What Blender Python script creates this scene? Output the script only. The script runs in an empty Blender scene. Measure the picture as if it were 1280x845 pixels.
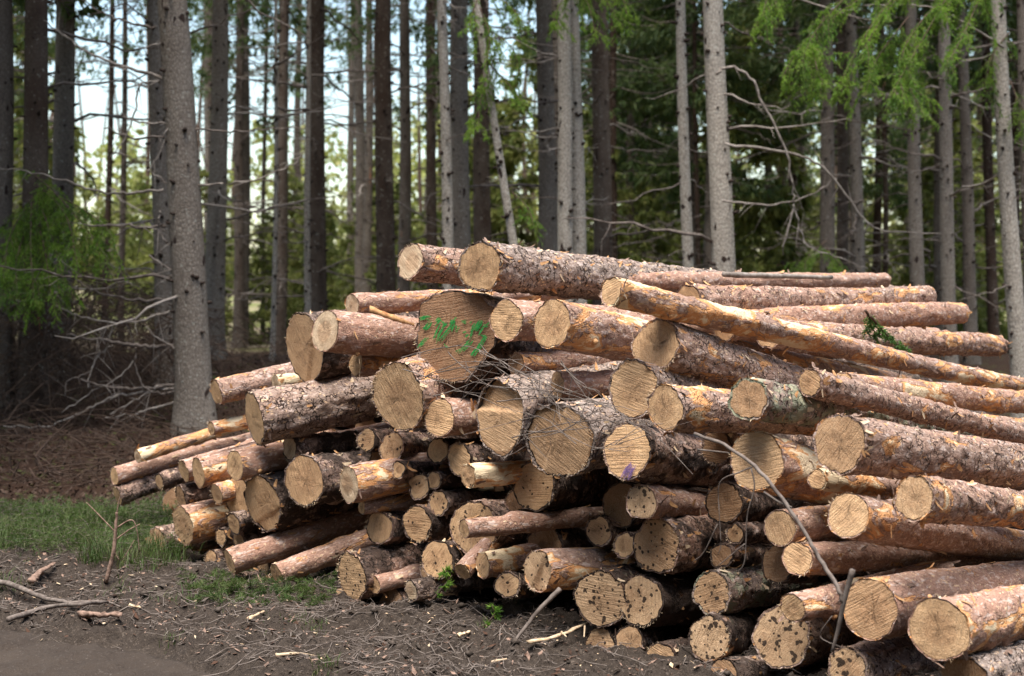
import bpy, math, random
import numpy as np
from mathutils import Vector, Matrix

random.seed(7)
RNG = np.random.default_rng(7)
SC = bpy.context.scene
COL = SC.collection
F = 1280 * 50 / 36.0
CX, CY = 640.0, 422.5
CAMZ = 1.4
PITCH = math.atan((CY - 400.0) / F)          # looking slightly down, horizon at row 400
cP, sP = math.cos(PITCH), math.sin(PITCH)

# ------------------------------------------------------------------ helpers
def at(x, y, d):
    """world point seen at column x, row y of the 1280x845 photograph, d metres ahead"""
    u = (x - CX) / F; v = -(y - CY) / F
    dy = cP + v * sP; dz = v * cP - sP
    return np.array([u * d / dy, d, CAMZ + dz * d / dy])

def hash3(i, j, k, s):
    h = (i * 374761393 + j * 668265263 + k * 2147483647 + s * 1274126177) & 0xFFFFFFFF
    h = ((h ^ (h >> 13)) * 1274126177) & 0xFFFFFFFF
    h = ((h ^ (h >> 16)) * 2246822519) & 0xFFFFFFFF
    return ((h ^ (h >> 15)) & 0xFFFFFF) / float(0xFFFFFF)

def vn(p, s=0):
    p = np.asarray(p, float); i = np.floor(p).astype(np.int64); f = p - i
    f = f * f * (3 - 2 * f); x, y, z = i[..., 0], i[..., 1], i[..., 2]; r = 0
    for a in (0, 1):
        wa = f[..., 0] if a else 1 - f[..., 0]
        for b in (0, 1):
            wb = f[..., 1] if b else 1 - f[..., 1]
            for c in (0, 1):
                wc = f[..., 2] if c else 1 - f[..., 2]
                r = r + wa * wb * wc * hash3(x + a, y + b, z + c, s)
    return r * 2 - 1

def fbm(p, s=0, o=3, g=0.5):
    r = 0; a = 1.0; p = np.asarray(p, float)
    for k in range(o):
        r = r + a * vn(p * (2.03 ** k), s + k); a *= g
    return r

class MB:
    """collects quads and triangles with material indices, builds ONE mesh object"""
    def __init__(s): s.v = []; s.n = 0; s.q = []; s.t = []; s.qm = []; s.tm = []
    def add(s, v, q=None, t=None, m=0):
        v = np.asarray(v, float).reshape(-1, 3)
        if q is not None and len(q):
            s.q.append(np.asarray(q, np.int64).reshape(-1, 4) + s.n); s.qm.append(np.full(len(s.q[-1]), m))
        if t is not None and len(t):
            s.t.append(np.asarray(t, np.int64).reshape(-1, 3) + s.n); s.tm.append(np.full(len(s.t[-1]), m))
        s.v.append(v); s.n += len(v)
    def mesh(s, name, mats, smooth=True):
        V = np.concatenate(s.v) if s.v else np.zeros((0, 3))
        Q = np.concatenate(s.q) if s.q else np.zeros((0, 4), np.int64)
        T = np.concatenate(s.t) if s.t else np.zeros((0, 3), np.int64)
        me = bpy.data.meshes.new(name)
        me.vertices.add(len(V)); me.vertices.foreach_set('co', V.astype(np.float32).ravel())
        nl = Q.size + T.size
        me.loops.add(nl); me.loops.foreach_set('vertex_index', np.concatenate([Q.ravel(), T.ravel()]).astype(np.int32))
        me.polygons.add(len(Q) + len(T))
        st = np.concatenate([np.arange(len(Q)) * 4, Q.size + np.arange(len(T)) * 3]).astype(np.int32)
        me.polygons.foreach_set('loop_start', st)
        mi = np.concatenate((s.qm + s.tm) or [np.zeros(0)]).astype(np.int32)
        for m in (mats if isinstance(mats, (list, tuple)) else [mats]): me.materials.append(m)
        me.polygons.foreach_set('material_index', mi)
        if smooth: me.polygons.foreach_set('use_smooth', np.ones(len(mi), bool))
        me.update(calc_edges=True)
        return me
    def build(s, name, mats, parent=None, smooth=True):
        return put(name, s.mesh(name, mats, smooth), parent)

def put(name, me, parent=None):
    o = bpy.data.objects.new(name, me); COL.objects.link(o)
    if parent is not None: o.parent = parent
    return o

def empty(name, loc=(0, 0, 0)):
    o = bpy.data.objects.new(name, None); COL.objects.link(o); o.location = loc
    o.empty_display_size = 0.1
    return o

def tag(o, label=None, cat=None, group=None, kind=None):
    if label: o['label'] = label
    if cat: o['category'] = cat
    if group: o['group'] = group
    if kind: o['kind'] = kind
    return o

def tube(mb, pts, rad, n=5, m=0, cap=True):
    P = np.asarray(pts, float); k = len(P)
    R = np.broadcast_to(np.asarray(rad, float), (k,))
    T = np.gradient(P, axis=0); T /= np.linalg.norm(T, axis=1, keepdims=True) + 1e-9
    up = np.array([0, 0, 1.0]) if abs(T[0, 2]) < 0.8 else np.array([1.0, 0, 0])
    A = np.cross(T, up); A /= np.linalg.norm(A, axis=1, keepdims=True) + 1e-9
    B = np.cross(T, A)
    th = np.arange(n) * 2 * math.pi / n
    V = P[:, None] + R[:, None, None] * (np.cos(th)[None, :, None] * A[:, None] + np.sin(th)[None, :, None] * B[:, None])
    i = np.arange(k - 1)[:, None] * n; j = np.arange(n)[None]; j2 = (j + 1) % n
    q = np.stack([i + j, i + n + j, i + n + j2, i + j2], -1).reshape(-1, 4)
    V = V.reshape(-1, 3)
    t = []
    if cap and n > 3:
        V = np.vstack([V, P[0], P[-1]]); c0 = k * n; b = (k - 1) * n
        t = [[c0, a, (a + 1) % n] for a in range(n)] + [[c0 + 1, b + (a + 1) % n, b + a] for a in range(n)]
    mb.add(V, q, t, m)

def smooth_pts(pts, n=10):
    """Catmull-Rom through the points"""
    P = np.asarray(pts, float)
    if len(P) == 2: P = np.vstack([P[0], (P[0] + P[1]) / 2, P[1]])
    E = np.vstack([2 * P[0] - P[1], P, 2 * P[-1] - P[-2]]); out = []
    for i in range(1, len(E) - 2):
        for t in np.linspace(0, 1, n, endpoint=False):
            a, b, c, d = E[i - 1], E[i], E[i + 1], E[i + 2]
            out.append(0.5 * (2 * b + (c - a) * t + (2 * a - 5 * b + 4 * c - d) * t * t + (3 * b - a - 3 * c + d) * t ** 3))
    out.append(P[-1])
    return np.array(out)

# ------------------------------------------------------------------ materials
class NT:
    def __init__(s, name):
        s.m = bpy.data.materials.new(name); s.m.use_nodes = True
        s.t = s.m.node_tree; s.t.nodes.clear()
        s.out = s.t.nodes.new('ShaderNodeOutputMaterial')
    def n(s, typ, **kw):
        nd = s.t.nodes.new('ShaderNode' + typ)
        for k, v in kw.items():
            if k.startswith('_'): setattr(nd, k[1:], v)
        return nd
    def l(s, a, b): s.t.links.new(a, b)
    def inp(s, nd, key, val):
        if val is None: return
        if hasattr(val, 'is_output') or isinstance(val, bpy.types.NodeSocket): s.l(val, nd.inputs[key])
        else: nd.inputs[key].default_value = val
    def coord(s, kind='Object'): return s.n('TexCoord').outputs[kind]
    def mapping(s, vec, scale=(1, 1, 1), loc=(0, 0, 0), rot=(0, 0, 0)):
        m = s.n('Mapping'); s.l(vec, m.inputs[0]); s.inp(m, 'Scale', scale); s.inp(m, 'Location', loc); s.inp(m, 'Rotation', rot)
        return m.outputs[0]
    def noise(s, vec, scale=5, detail=3, rough=0.55, dist=0, out=0):
        m = s.n('TexNoise'); s.l(vec, m.inputs['Vector']); m.inputs['Scale'].default_value = scale
        m.inputs['Detail'].default_value = detail; m.inputs['Roughness'].default_value = rough; m.inputs['Distortion'].default_value = dist
        return m.outputs[out]
    def voro(s, vec, scale=5, feature='DISTANCE_TO_EDGE', out='Distance', rand=1.0):
        m = s.n('TexVoronoi', _feature=feature); s.l(vec, m.inputs['Vector']); m.inputs['Scale'].default_value = scale
        m.inputs['Randomness'].default_value = rand
        return m.outputs[out]
    def math(s, op, a, b=None, c=None, clamp=False):
        m = s.n('Math', _operation=op, _use_clamp=clamp)
        s.inp(m, 0, a); s.inp(m, 1, b); s.inp(m, 2, c)
        return m.outputs[0]
    def step(s, v, lo, hi, a=0.0, b=1.0):
        m = s.n('MapRange', _interpolation_type='SMOOTHSTEP'); s.inp(m, 0, v); s.inp(m, 1, lo); s.inp(m, 2, hi); s.inp(m, 3, a); s.inp(m, 4, b)
        return m.outputs[0]
    def mix(s, fac, a, b, blend='MIX'):
        m = s.n('Mix', _data_type='RGBA', _blend_type=blend)
        s.inp(m, 0, fac)
        for i, v in ((6, a), (7, b)):
            if isinstance(v, tuple): v = (*v[:3], 1)
            s.inp(m, i, v)
        return m.outputs[2]
    def prop(s, name):
        m = s.n('Attribute', _attribute_type='OBJECT', _attribute_name=name); return m.outputs['Fac']
    def rnd(s): return s.n('ObjectInfo').outputs['Random']
    def bump(s, h, strength=0.5, dist=0.01, normal=None):
        m = s.n('Bump'); s.inp(m, 'Strength', strength); s.inp(m, 'Distance', dist); s.l(h, m.inputs['Height'])
        if normal is not None: s.l(normal, m.inputs['Normal'])
        return m.outputs[0]
    def bsdf(s, col, rough=0.85, normal=None, spec=0.25, trans=None):
        b = s.n('BsdfPrincipled'); s.inp(b, 'Base Color', (*col[:3], 1) if isinstance(col, tuple) else col)
        s.inp(b, 'Roughness', rough); b.inputs['Specular IOR Level'].default_value = spec
        if normal is not None: s.l(normal, b.inputs['Normal'])
        o = b.outputs[0]
        if trans:
            tr = s.n('BsdfTranslucent'); s.inp(tr, 0, (*trans[1], 1) if isinstance(trans[1], tuple) else trans[1])
            mx = s.n('MixShader'); mx.inputs[0].default_value = trans[0]; s.l(o, mx.inputs[1]); s.l(tr.outputs[0], mx.inputs[2]); o = mx.outputs[0]
        s.l(o, s.out.inputs['Surface'])
        return s.m
    def seedvec(s, vec, k=37.0):
        """shift object coordinates by the object's own random number"""
        r = s.math('MULTIPLY', s.rnd(), k)
        c = s.n('CombineXYZ'); s.l(r, c.inputs[0]); s.l(r, c.inputs[1]); s.l(r, c.inputs[2])
        a = s.n('VectorMath', _operation='ADD'); s.l(vec, a.inputs[0]); s.l(c.outputs[0], a.inputs[1])
        return a.outputs[0]

def mat_log_bark():
    t = NT('log_bark'); oc = t.seedvec(t.coord())
    crack, peel, lich, tone, dirt_shade = (t.prop(k) for k in ('crack', 'peel', 'lichen', 'tone', 'dirt'))
    # base: pinkish tan to red brown to grey, mottled
    n1 = t.noise(t.mapping(oc, (1.6, 7, 7)), 1, 4, 0.6)
    n2 = t.noise(t.mapping(oc, (14, 30, 30)), 1, 4, 0.65)
    n3 = t.noise(t.mapping(oc, (60, 130, 130)), 1, 3, 0.6)
    pink = t.mix(n2, (0.62, 0.385, 0.285), (0.29, 0.135, 0.085))
    grey = t.mix(n2, (0.48, 0.415, 0.37), (0.18, 0.12, 0.09))
    tt = t.math('ADD', tone, t.math('MULTIPLY', t.math('SUBTRACT', n1, 0.5), 1.2), clamp=True)
    base = t.mix(tt, pink, grey)
    base = t.mix(t.step(n3, 0.35, 0.7), t.mix(0.45, base, (0.12, 0.07, 0.05)), base)
    pale = t.step(t.noise(t.mapping(oc, (22, 55, 55)), 1, 2, 0.5, 0.6), 0.56, 0.66)
    base = t.mix(t.math('MULTIPLY', pale, 0.55), base, (0.66, 0.54, 0.48))
    # plates and cracks
    w = t.n('VectorMath', _operation='ADD'); t.l(t.mapping(oc, (34, 30, 30)), w.inputs[0])
    wn = t.n('TexNoise'); t.l(oc, wn.inputs['Vector']); wn.inputs['Scale'].default_value = 26; wn.inputs['Detail'].default_value = 2
    sc = t.n('VectorMath', _operation='SCALE'); t.l(wn.outputs[1], sc.inputs[0]); sc.inputs['Scale'].default_value = 1.6
    t.l(sc.outputs[0], w.inputs[1])
    vd = t.voro(w.outputs[0], 1.0)
    vd2 = t.voro(w.outputs[0], 2.6)
    edge = t.step(vd, 0.0, 0.10, 1.0, 0.0)
    brk = t.step(t.noise(oc, 22, 3), 0.42, 0.60)
    cr = t.math('MULTIPLY', t.math('MULTIPLY', edge, crack), brk)
    col = t.mix(t.math('MULTIPLY', cr, 1.5, clamp=True), base, (0.045, 0.028, 0.022))
    col = t.mix(t.math('MULTIPLY', t.step(vd2, 0.0, 0.12, 1, 0), t.math('MULTIPLY', crack, 0.5)), col, (0.09, 0.055, 0.04))
    # places where the bark is torn off down to the orange inner bark and pale wood
    pn = t.noise(t.mapping(oc, (3.2, 9, 9)), 1, 5, 0.62, 0.8)
    thr = t.math('SUBTRACT', 0.75, t.math('MULTIPLY', peel, 0.42))
    pm = t.step(pn, thr, t.math('ADD', thr, 0.035))
    inner = t.mix(t.noise(t.mapping(oc, (9, 60, 60)), 1, 3), (0.74, 0.42, 0.19), (0.46, 0.17, 0.06))
    inner = t.mix(t.step(pn, t.math('ADD', thr, 0.07), t.math('ADD', thr, 0.11)), inner, (0.74, 0.58, 0.38))
    col = t.mix(pm, col, inner)
    # small torn flecks
    fl = t.step(t.noise(t.mapping(oc, (45, 60, 60)), 1, 2, 0.5), 0.63, 0.67)
    col = t.mix(t.math('MULTIPLY', fl, 0.8), col, t.mix(n3, (0.60, 0.33, 0.15), (0.75, 0.60, 0.45)))
    # grey green lichen
    ln = t.noise(oc, 12, 5, 0.7)
    lt = t.math('SUBTRACT', 0.85, t.math('MULTIPLY', lich, 0.5))
    lm = t.step(ln, lt, t.math('ADD', lt, 0.08))
    col = t.mix(t.math('MULTIPLY', lm, 0.75), col, t.mix(n2, (0.33, 0.35, 0.24), (0.17, 0.19, 0.12)))
    dn = t.step(t.noise(oc, 7, 5, 0.7), t.math('SUBTRACT', 0.80, t.math('MULTIPLY', dirt_shade, 0.5)), t.math('SUBTRACT', 0.92, t.math('MULTIPLY', dirt_shade, 0.5)))
    col = t.mix(t.math('MULTIPLY', dn, 0.88), col, (0.035, 0.024, 0.019))  # mud blotches; on the 'dark' kind also painted gap shade
    h = t.math('SUBTRACT', t.math('ADD', t.math('MULTIPLY', n2, 0.6), t.math('MULTIPLY', n3, 0.35)), t.math('MULTIPLY', cr, 1.3))
    h = t.math('SUBTRACT', h, t.math('MULTIPLY', pm, 0.5))
    return t.bsdf(col, 0.88, t.bump(h, 0.9, 0.012), 0.2)

def mat_cut():
    t = NT('cut_wood'); o0 = t.coord(); oc = t.seedvec(o0)
    rad, dirt_shade, fresh, ctone = (t.prop(k) for k in ('rad', 'dirt', 'fresh', 'ctone'))
    sp = t.n('SeparateXYZ'); t.l(o0, sp.inputs[0]); y, z = sp.outputs[1], sp.outputs[2]
    # pith sits off centre
    r0 = t.rnd()
    py = t.math('MULTIPLY', t.math('SUBTRACT', r0, 0.5), t.math('MULTIPLY', rad, 0.35))
    yy = t.math('SUBTRACT', y, py)
    r = t.math('SQRT', t.math('ADD', t.math('MULTIPLY', yy, yy), t.math('MULTIPLY', z, z)))
    rr = t.math('DIVIDE', r, rad)
    nb = t.noise(oc, 9, 3)
    ring = t.math('SINE', t.math('MULTIPLY', t.math('ADD', r, t.math('MULTIPLY', nb, 0.015)), 900))
    ring2 = t.math('SINE', t.math('MULTIPLY', t.math('ADD', r, t.math('MULTIPLY', nb, 0.02)), 330))
    fine = t.noise(oc, 160, 3, 0.7)
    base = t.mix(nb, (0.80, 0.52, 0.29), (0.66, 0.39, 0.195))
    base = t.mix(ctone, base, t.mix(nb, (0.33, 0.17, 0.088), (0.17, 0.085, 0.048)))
    base = t.mix(fresh, base, t.mix(nb, (0.66, 0.53, 0.38), (0.56, 0.43, 0.30)))
    heart = t.step(t.math('ADD', rr, t.math('MULTIPLY', nb, 0.3)), 0.55, 0.80, 1, 0)
    base = t.mix(t.math('MULTIPLY', heart, t.math('ADD', 0.05, t.math('MULTIPLY', t.math('FRACT', t.math('MULTIPLY', r0, 13.7)), 0.5))), base, (0.42, 0.22, 0.11))
    base = t.mix(t.math('MULTIPLY', t.step(ring, 0.2, 1), 0.22), base, (0.28, 0.16, 0.08))
    base = t.mix(t.math('MULTIPLY', t.step(ring2, 0.3, 1), 0.20), base, (0.28, 0.16, 0.08))
    # saw kerf lines in a direction of their own
    ang = t.math('MULTIPLY', r0, 19.0)
    vr = t.n('VectorRotate', _rotation_type='X_AXIS'); t.l(o0, vr.inputs['Vector']); t.l(ang, vr.inputs['Angle'])
    sawc = t.mapping(vr.outputs[0], (0, 7, 120))
    saw = t.noise(sawc, 1, 3, 0.6, 0.3)
    sawm = t.step(saw, 0.40, 0.66)
    base = t.mix(t.math('MULTIPLY', sawm, t.math('ADD', 0.08, t.math('MULTIPLY', t.math('FRACT', t.math('MULTIPLY', r0, 7.3)), 0.34))), base, (0.25, 0.135, 0.07))
    base = t.mix(t.math('MULTIPLY', t.step(fine, 0.45, 0.75), 0.30), base, (0.68, 0.54, 0.38))
    base = t.mix(t.math('MULTIPLY', t.step(fine, 0.50, 0.30), 0.20), base, (0.26, 0.15, 0.085))
    # blotchy grey brown weathering
    bl = t.noise(oc, 6, 5, 0.65)
    base = t.mix(t.math('MULTIPLY', t.step(bl, 0.46, 0.68), 0.42), base, (0.30, 0.17, 0.09))
    # drying checks, thin and radial
    an = t.math('ARCTAN2', z, yy)
    cc = t.n('CombineXYZ'); t.l(t.math('ADD', t.math('MULTIPLY', an, 3.2), t.math('MULTIPLY', r0, 50)), cc.inputs[0]); t.l(t.math('MULTIPLY', r, 3.0), cc.inputs[1])
    ck = t.noise(cc.outputs[0], 1, 2, 0.5)
    ckm = t.step(t.math('ABSOLUTE', t.math('SUBTRACT', ck, 0.5)), 0.0, 0.020, 1, 0)
    ckm = t.math('MULTIPLY', ckm, t.math('MULTIPLY', t.step(rr, 0.75, 0.15), t.step(nb, 0.46, 0.52)))
    base = t.mix(t.math('MULTIPLY', ckm, 0.4), base, (0.08, 0.045, 0.03))
    # dark mud and rot specks
    dn = t.noise(oc, 24, 2, 0.5); wob = t.noise(oc, 90, 2)
    sv = t.voro(oc, 42, 'F1')
    th = t.math('SUBTRACT', t.math('MULTIPLY', t.math('MULTIPLY', dn, dn), 1.35), t.math('SUBTRACT', 0.42, t.math('MULTIPLY', dirt_shade, 0.32)))
    dm = t.step(t.math('ADD', sv, t.math('MULTIPLY', t.math('SUBTRACT', wob, 0.5), 0.25)), t.math('ADD', th, 0.05), th)
    dm = t.math('MULTIPLY', dm, t.step(dirt_shade, 0.1, 0.4))
    base = t.mix(t.math('MULTIPLY', dm, 0.93), base, (0.03, 0.02, 0.015))
    # brown bast just inside the bark
    rim = t.step(t.math('ADD', t.math('DIVIDE', t.math('SQRT', t.math('ADD', t.math('MULTIPLY', y, y), t.math('MULTIPLY', z, z))), rad), t.math('MULTIPLY', t.math('SUBTRACT', nb, 0.5), 0.10)), 0.93, 0.99)
    base = t.mix(t.math('MULTIPLY', rim, 0.65), base, (0.20, 0.10, 0.05))
    h = t.math('ADD', t.math('MULTIPLY', saw, 1.0), t.math('MULTIPLY', fine, 0.6))
    h = t.math('SUBTRACT', h, t.math('MULTIPLY', ckm, 1.0))
    return t.bsdf(base, 0.85, t.bump(h, 1.0, 0.008), 0.2)

def mat_plain(name, a, b, scale=30, rough=0.9, stretch=(1, 1, 1), bump=0.4, dist=0.004, trans=None):
    t = NT(name); oc = t.seedvec(t.mapping(t.coord(), stretch))
    n = t.noise(oc, scale, 4, 0.65)
    col = t.mix(t.step(n, 0.3, 0.7), a, b)
    return t.bsdf(col, rough, t.bump(n, bump, dist), 0.2, trans)

def mat_tree_bark():
    t = NT('spruce_bark'); oc = t.seedvec(t.coord()); tone = t.prop('tone')
    n1 = t.noise(t.mapping(oc, (1, 1, 0.5)), 3.0, 4, 0.6)
    n2 = t.noise(t.mapping(oc, (1, 1, 0.55)), 45, 4, 0.7)
    sc = t.voro(t.mapping(oc, (38, 38, 22)), 1.0)
    dark = t.mix(n2, (0.085, 0.052, 0.036), (0.035, 0.021, 0.015))
    pale = t.mix(n2, (0.56, 0.51, 0.44), (0.31, 0.255, 0.205))
    tt = t.math('ADD', tone, t.math('MULTIPLY', t.math('SUBTRACT', n1, 0.5), 0.5), clamp=True)
    col = t.mix(tt, dark, pale)
    col = t.mix(t.math('MULTIPLY', t.step(sc, 0.0, 0.15, 1, 0), 0.55), col, (0.05, 0.035, 0.028))
    sp = t.step(t.noise(oc, 26, 2), 0.64, 0.70)
    col = t.mix(t.math('MULTIPLY', sp, 0.4), col, t.mix(n2, (0.40, 0.42, 0.34), (0.55, 0.53, 0.48)))
    kn = t.step(t.noise(t.mapping(oc, (9, 9, 5)), 1, 1), 0.70, 0.74)
    col = t.mix(kn, col, (0.035, 0.022, 0.018))
    scar = t.step(t.noise(t.mapping(oc, (5, 5, 1.1)), 1, 3), 0.72, 0.76)
    col = t.mix(t.math('MULTIPLY', scar, 0.7), col, (0.34, 0.15, 0.08))
    return t.bsdf(col, 0.9, t.bump(t.math('ADD', n2, t.math('MULTIPLY', sc, 0.8)), 0.8, 0.012), 0.15)

def mat_leaf(name, a, b, c=None, tr=0.3, scale=1.2):
    t = NT(name)
    g = t.n('NewGeometry'); n = t.noise(t.seedvec(t.coord()), scale, 3, 0.6)
    col = t.mix(t.step(n, 0.35, 0.65), a, b)
    if c: col = t.mix(t.step(g.outputs['Random Per Island'], 0.6, 1.0, 0, 0.8), col, c)
    return t.bsdf(col, 0.6, None, 0.3, (tr, col))

def mat_ground():
    t = NT('forest_soil'); oc = t.coord()
    n1 = t.noise(oc, 0.35, 4, 0.6); n2 = t.noise(oc, 9, 5, 0.7); n3 = t.noise(oc, 45, 4, 0.75); n4 = t.noise(oc, 130, 3, 0.7)
    soil = t.mix(n2, (0.082, 0.063, 0.050), (0.028, 0.021, 0.017))
    soil = t.mix(t.step(n3, 0.54, 0.74), soil, (0.16, 0.125, 0.10))
    soil = t.mix(t.step(n4, 0.60, 0.70), soil, (0.20, 0.15, 0.115))
    soil = t.mix(t.step(n3, 0.45, 0.30), soil, (0.018, 0.013, 0.011))
    leaf = t.mix(n3, (0.075, 0.038, 0.023), (0.028, 0.017, 0.012))
    leaf = t.mix(t.step(n2, 0.56, 0.68), leaf, (0.10, 0.12, 0.035))
    sp = t.n('SeparateXYZ'); t.l(oc, sp.inputs[0])
    far = t.step(t.math('ADD', sp.outputs[1], t.math('MULTIPLY', n1, 4)), 10.5, 13.5)
    col = t.mix(far, soil, leaf)
    vf = t.step(t.math('ADD', sp.outputs[1], t.math('MULTIPLY', n1, 14)), 30, 44)
    fcol = t.mix(t.step(t.noise(oc, 0.5, 4, 0.6), 0.4, 0.6), (0.40, 0.31, 0.23), (0.22, 0.24, 0.08))
    col = t.mix(vf, col, fcol)
    h = t.math('ADD', n3, t.math('MULTIPLY', n4, 0.5))
    return t.bsdf(col, 0.95, t.bump(h, 1.0, 0.02), 0.15)

def mat_road():
    t = NT('road_mud'); oc = t.coord()
    n2 = t.noise(t.mapping(oc, (1, 1, 1), rot=(0, 0, 0.6)), 5, 5, 0.65); n3 = t.noise(oc, 70, 4, 0.7)
    col = t.mix(n2, (0.085, 0.064, 0.050), (0.030, 0.022, 0.018))
    col = t.mix(t.step(n3, 0.56, 0.72), col, (0.12, 0.098, 0.085))
    return t.bsdf(col, 0.9, t.bump(t.math('ADD', n2, t.math('MULTIPLY', n3, 0.8)), 1.0, 0.02), 0.2)

M_BARK = mat_log_bark(); M_CUT = mat_cut()
M_INNER = mat_plain('inner_bark', (0.62, 0.36, 0.17), (0.34, 0.15, 0.065), 40, 0.85)
M_SPLINT = mat_plain('pale_splinter', (0.66, 0.52, 0.37), (0.46, 0.31, 0.18), 60, 0.85)
M_FLAKE = mat_plain('bark_flake', (0.32, 0.21, 0.16), (0.12, 0.075, 0.055), 50, 0.9)
M_TWIG = mat_plain('dead_twig', (0.22, 0.18, 0.155), (0.085, 0.065, 0.055), 20, 0.9)
M_TWIG2 = mat_plain('pale_twig', (0.36, 0.31, 0.27), (0.16, 0.13, 0.11), 14, 0.9)
M_BRUSH = mat_plain('brown_brush', (0.12, 0.078, 0.055), (0.05, 0.032, 0.025), 10, 0.95)
M_TREE = mat_tree_bark()
M_KNOT = mat_plain('dark_knot', (0.07, 0.05, 0.04), (0.03, 0.02, 0.015), 50)
M_NEEDLE = mat_leaf('spruce_needles', (0.055, 0.095, 0.03), (0.09, 0.13, 0.035), (0.15, 0.18, 0.05), 0.5)
M_NEEDLE2 = mat_leaf('young_spruce_needles', (0.12, 0.16, 0.035), (0.24, 0.26, 0.065), (0.34, 0.32, 0.10), 0.45)
M_SHADY = mat_leaf('shady_spruce_needles', (0.05, 0.12, 0.025), (0.085, 0.18, 0.03), (0.13, 0.23, 0.04), 0.35, 3)
M_BOUGH = mat_leaf('fresh_spruce_needles', (0.09, 0.20, 0.03), (0.20, 0.34, 0.035), (0.32, 0.46, 0.06), 0.5, 3)
M_FAR = mat_leaf('far_leaves', (0.30, 0.32, 0.08), (0.17, 0.20, 0.06), (0.46, 0.42, 0.20), 0.5, 0.12)
M_GRASS = mat_leaf('grass_blades', (0.045, 0.085, 0.018), (0.075, 0.12, 0.025), (0.16, 0.15, 0.07), 0.3, 3)
M_PAINT = mat_plain('green_paint', (0.01, 0.30, 0.05), (0.015, 0.17, 0.035), 90, 0.5)
def mat_paint(name, a, b, top=.95):
    t = NT(name); oc = t.coord(); n = t.noise(t.mapping(oc, (40, 40, 40), rot=(0.75, 0, 0)), 1, 2)
    st = t.noise(t.mapping(t.mapping(oc, rot=(0.72, 0, 0)), (1, 26, 190)), 1, 3, 0.6)
    bs = t.n('BsdfPrincipled'); t.l(t.mix(n, a, b), bs.inputs[0]); bs.inputs['Roughness'].default_value = .6
    tr = t.n('BsdfTransparent'); mx = t.n('MixShader'); t.l(t.step(st, .34, .54, .10, top), mx.inputs[0]); t.l(tr.outputs[0], mx.inputs[1]); t.l(bs.outputs[0], mx.inputs[2]); t.l(mx.outputs[0], t.out.inputs[0])
    return t.m
M_PAINT = mat_paint('green_paint', (0.012, 0.32, 0.05), (0.02, 0.18, 0.04))
M_VIOLET = mat_paint('violet_dye', (0.17, 0.09, 0.30), (0.26, 0.16, 0.30), .6)
M_MOSS = mat_leaf('moss', (0.05, 0.08, 0.02), (0.09, 0.12, 0.03), None, 0.1, 20)
M_LEAFLIT = mat_plain('leaf_litter', (0.085, 0.043, 0.027), (0.032, 0.019, 0.014), 12, 0.9)

# ------------------------------------------------------------------ terrain
def sstep(a, b, x):
    t = np.clip((x - a) / (b - a), 0, 1); return t * t * (3 - 2 * t)

def road_mask(X, Y):
    # the smooth track crosses the lower left corner: inside where s > 0
    s = (-0.45 - X) * 0.55 - (Y - 5.25) * 0.83 + 0.06 * np.sin(X * 3.1) + 0.05 * np.sin(X * 7.7 + 1)
    return s
def terrain(X, Y, rough=True):
    X = np.asarray(X, float); Y = np.asarray(Y, float)
    z = 0.75 * sstep(11, 24, Y) + 1.9 * sstep(28, 62, Y) + 2.2 * sstep(60, 110, Y)
    P = np.stack([X, Y, np.zeros_like(X)], -1)
    z = z + 0.25 * sstep(11, 20, Y) * vn(P * 0.16, 5)
    z = z + 0.05 * sstep(-1.0, -3.0, X) * sstep(7.2, 9, Y) + 0.10 * sstep(-1.2, -3.2, X) * sstep(10.2, 12.6, Y) * (1 + .35 * vn(P * .9, 8))
    if rough:
        near = 1 - sstep(13, 25, Y)
        s = road_mask(X, Y)
        am = 1 - 0.9 * sstep(-0.05, 0.1, s)
        z = z + am * near * (0.030 * fbm(P * 3.1, 11, 3) + 0.026 * fbm(P * 11, 21, 3, 0.7) + 0.022 * np.abs(vn(P * 24, 31)) + 0.010 * vn(P * 50, 33))
        ridge = np.exp(-((s + 0.10) / 0.09) ** 2)
        z = z + ridge * (0.035 + 0.02 * vn(P * 9, 3)) - 0.035 * sstep(-0.02, 0.12, s)
    return z
def gz(x, y): return float(terrain(np.array([x]), np.array([y]))[0])

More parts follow.
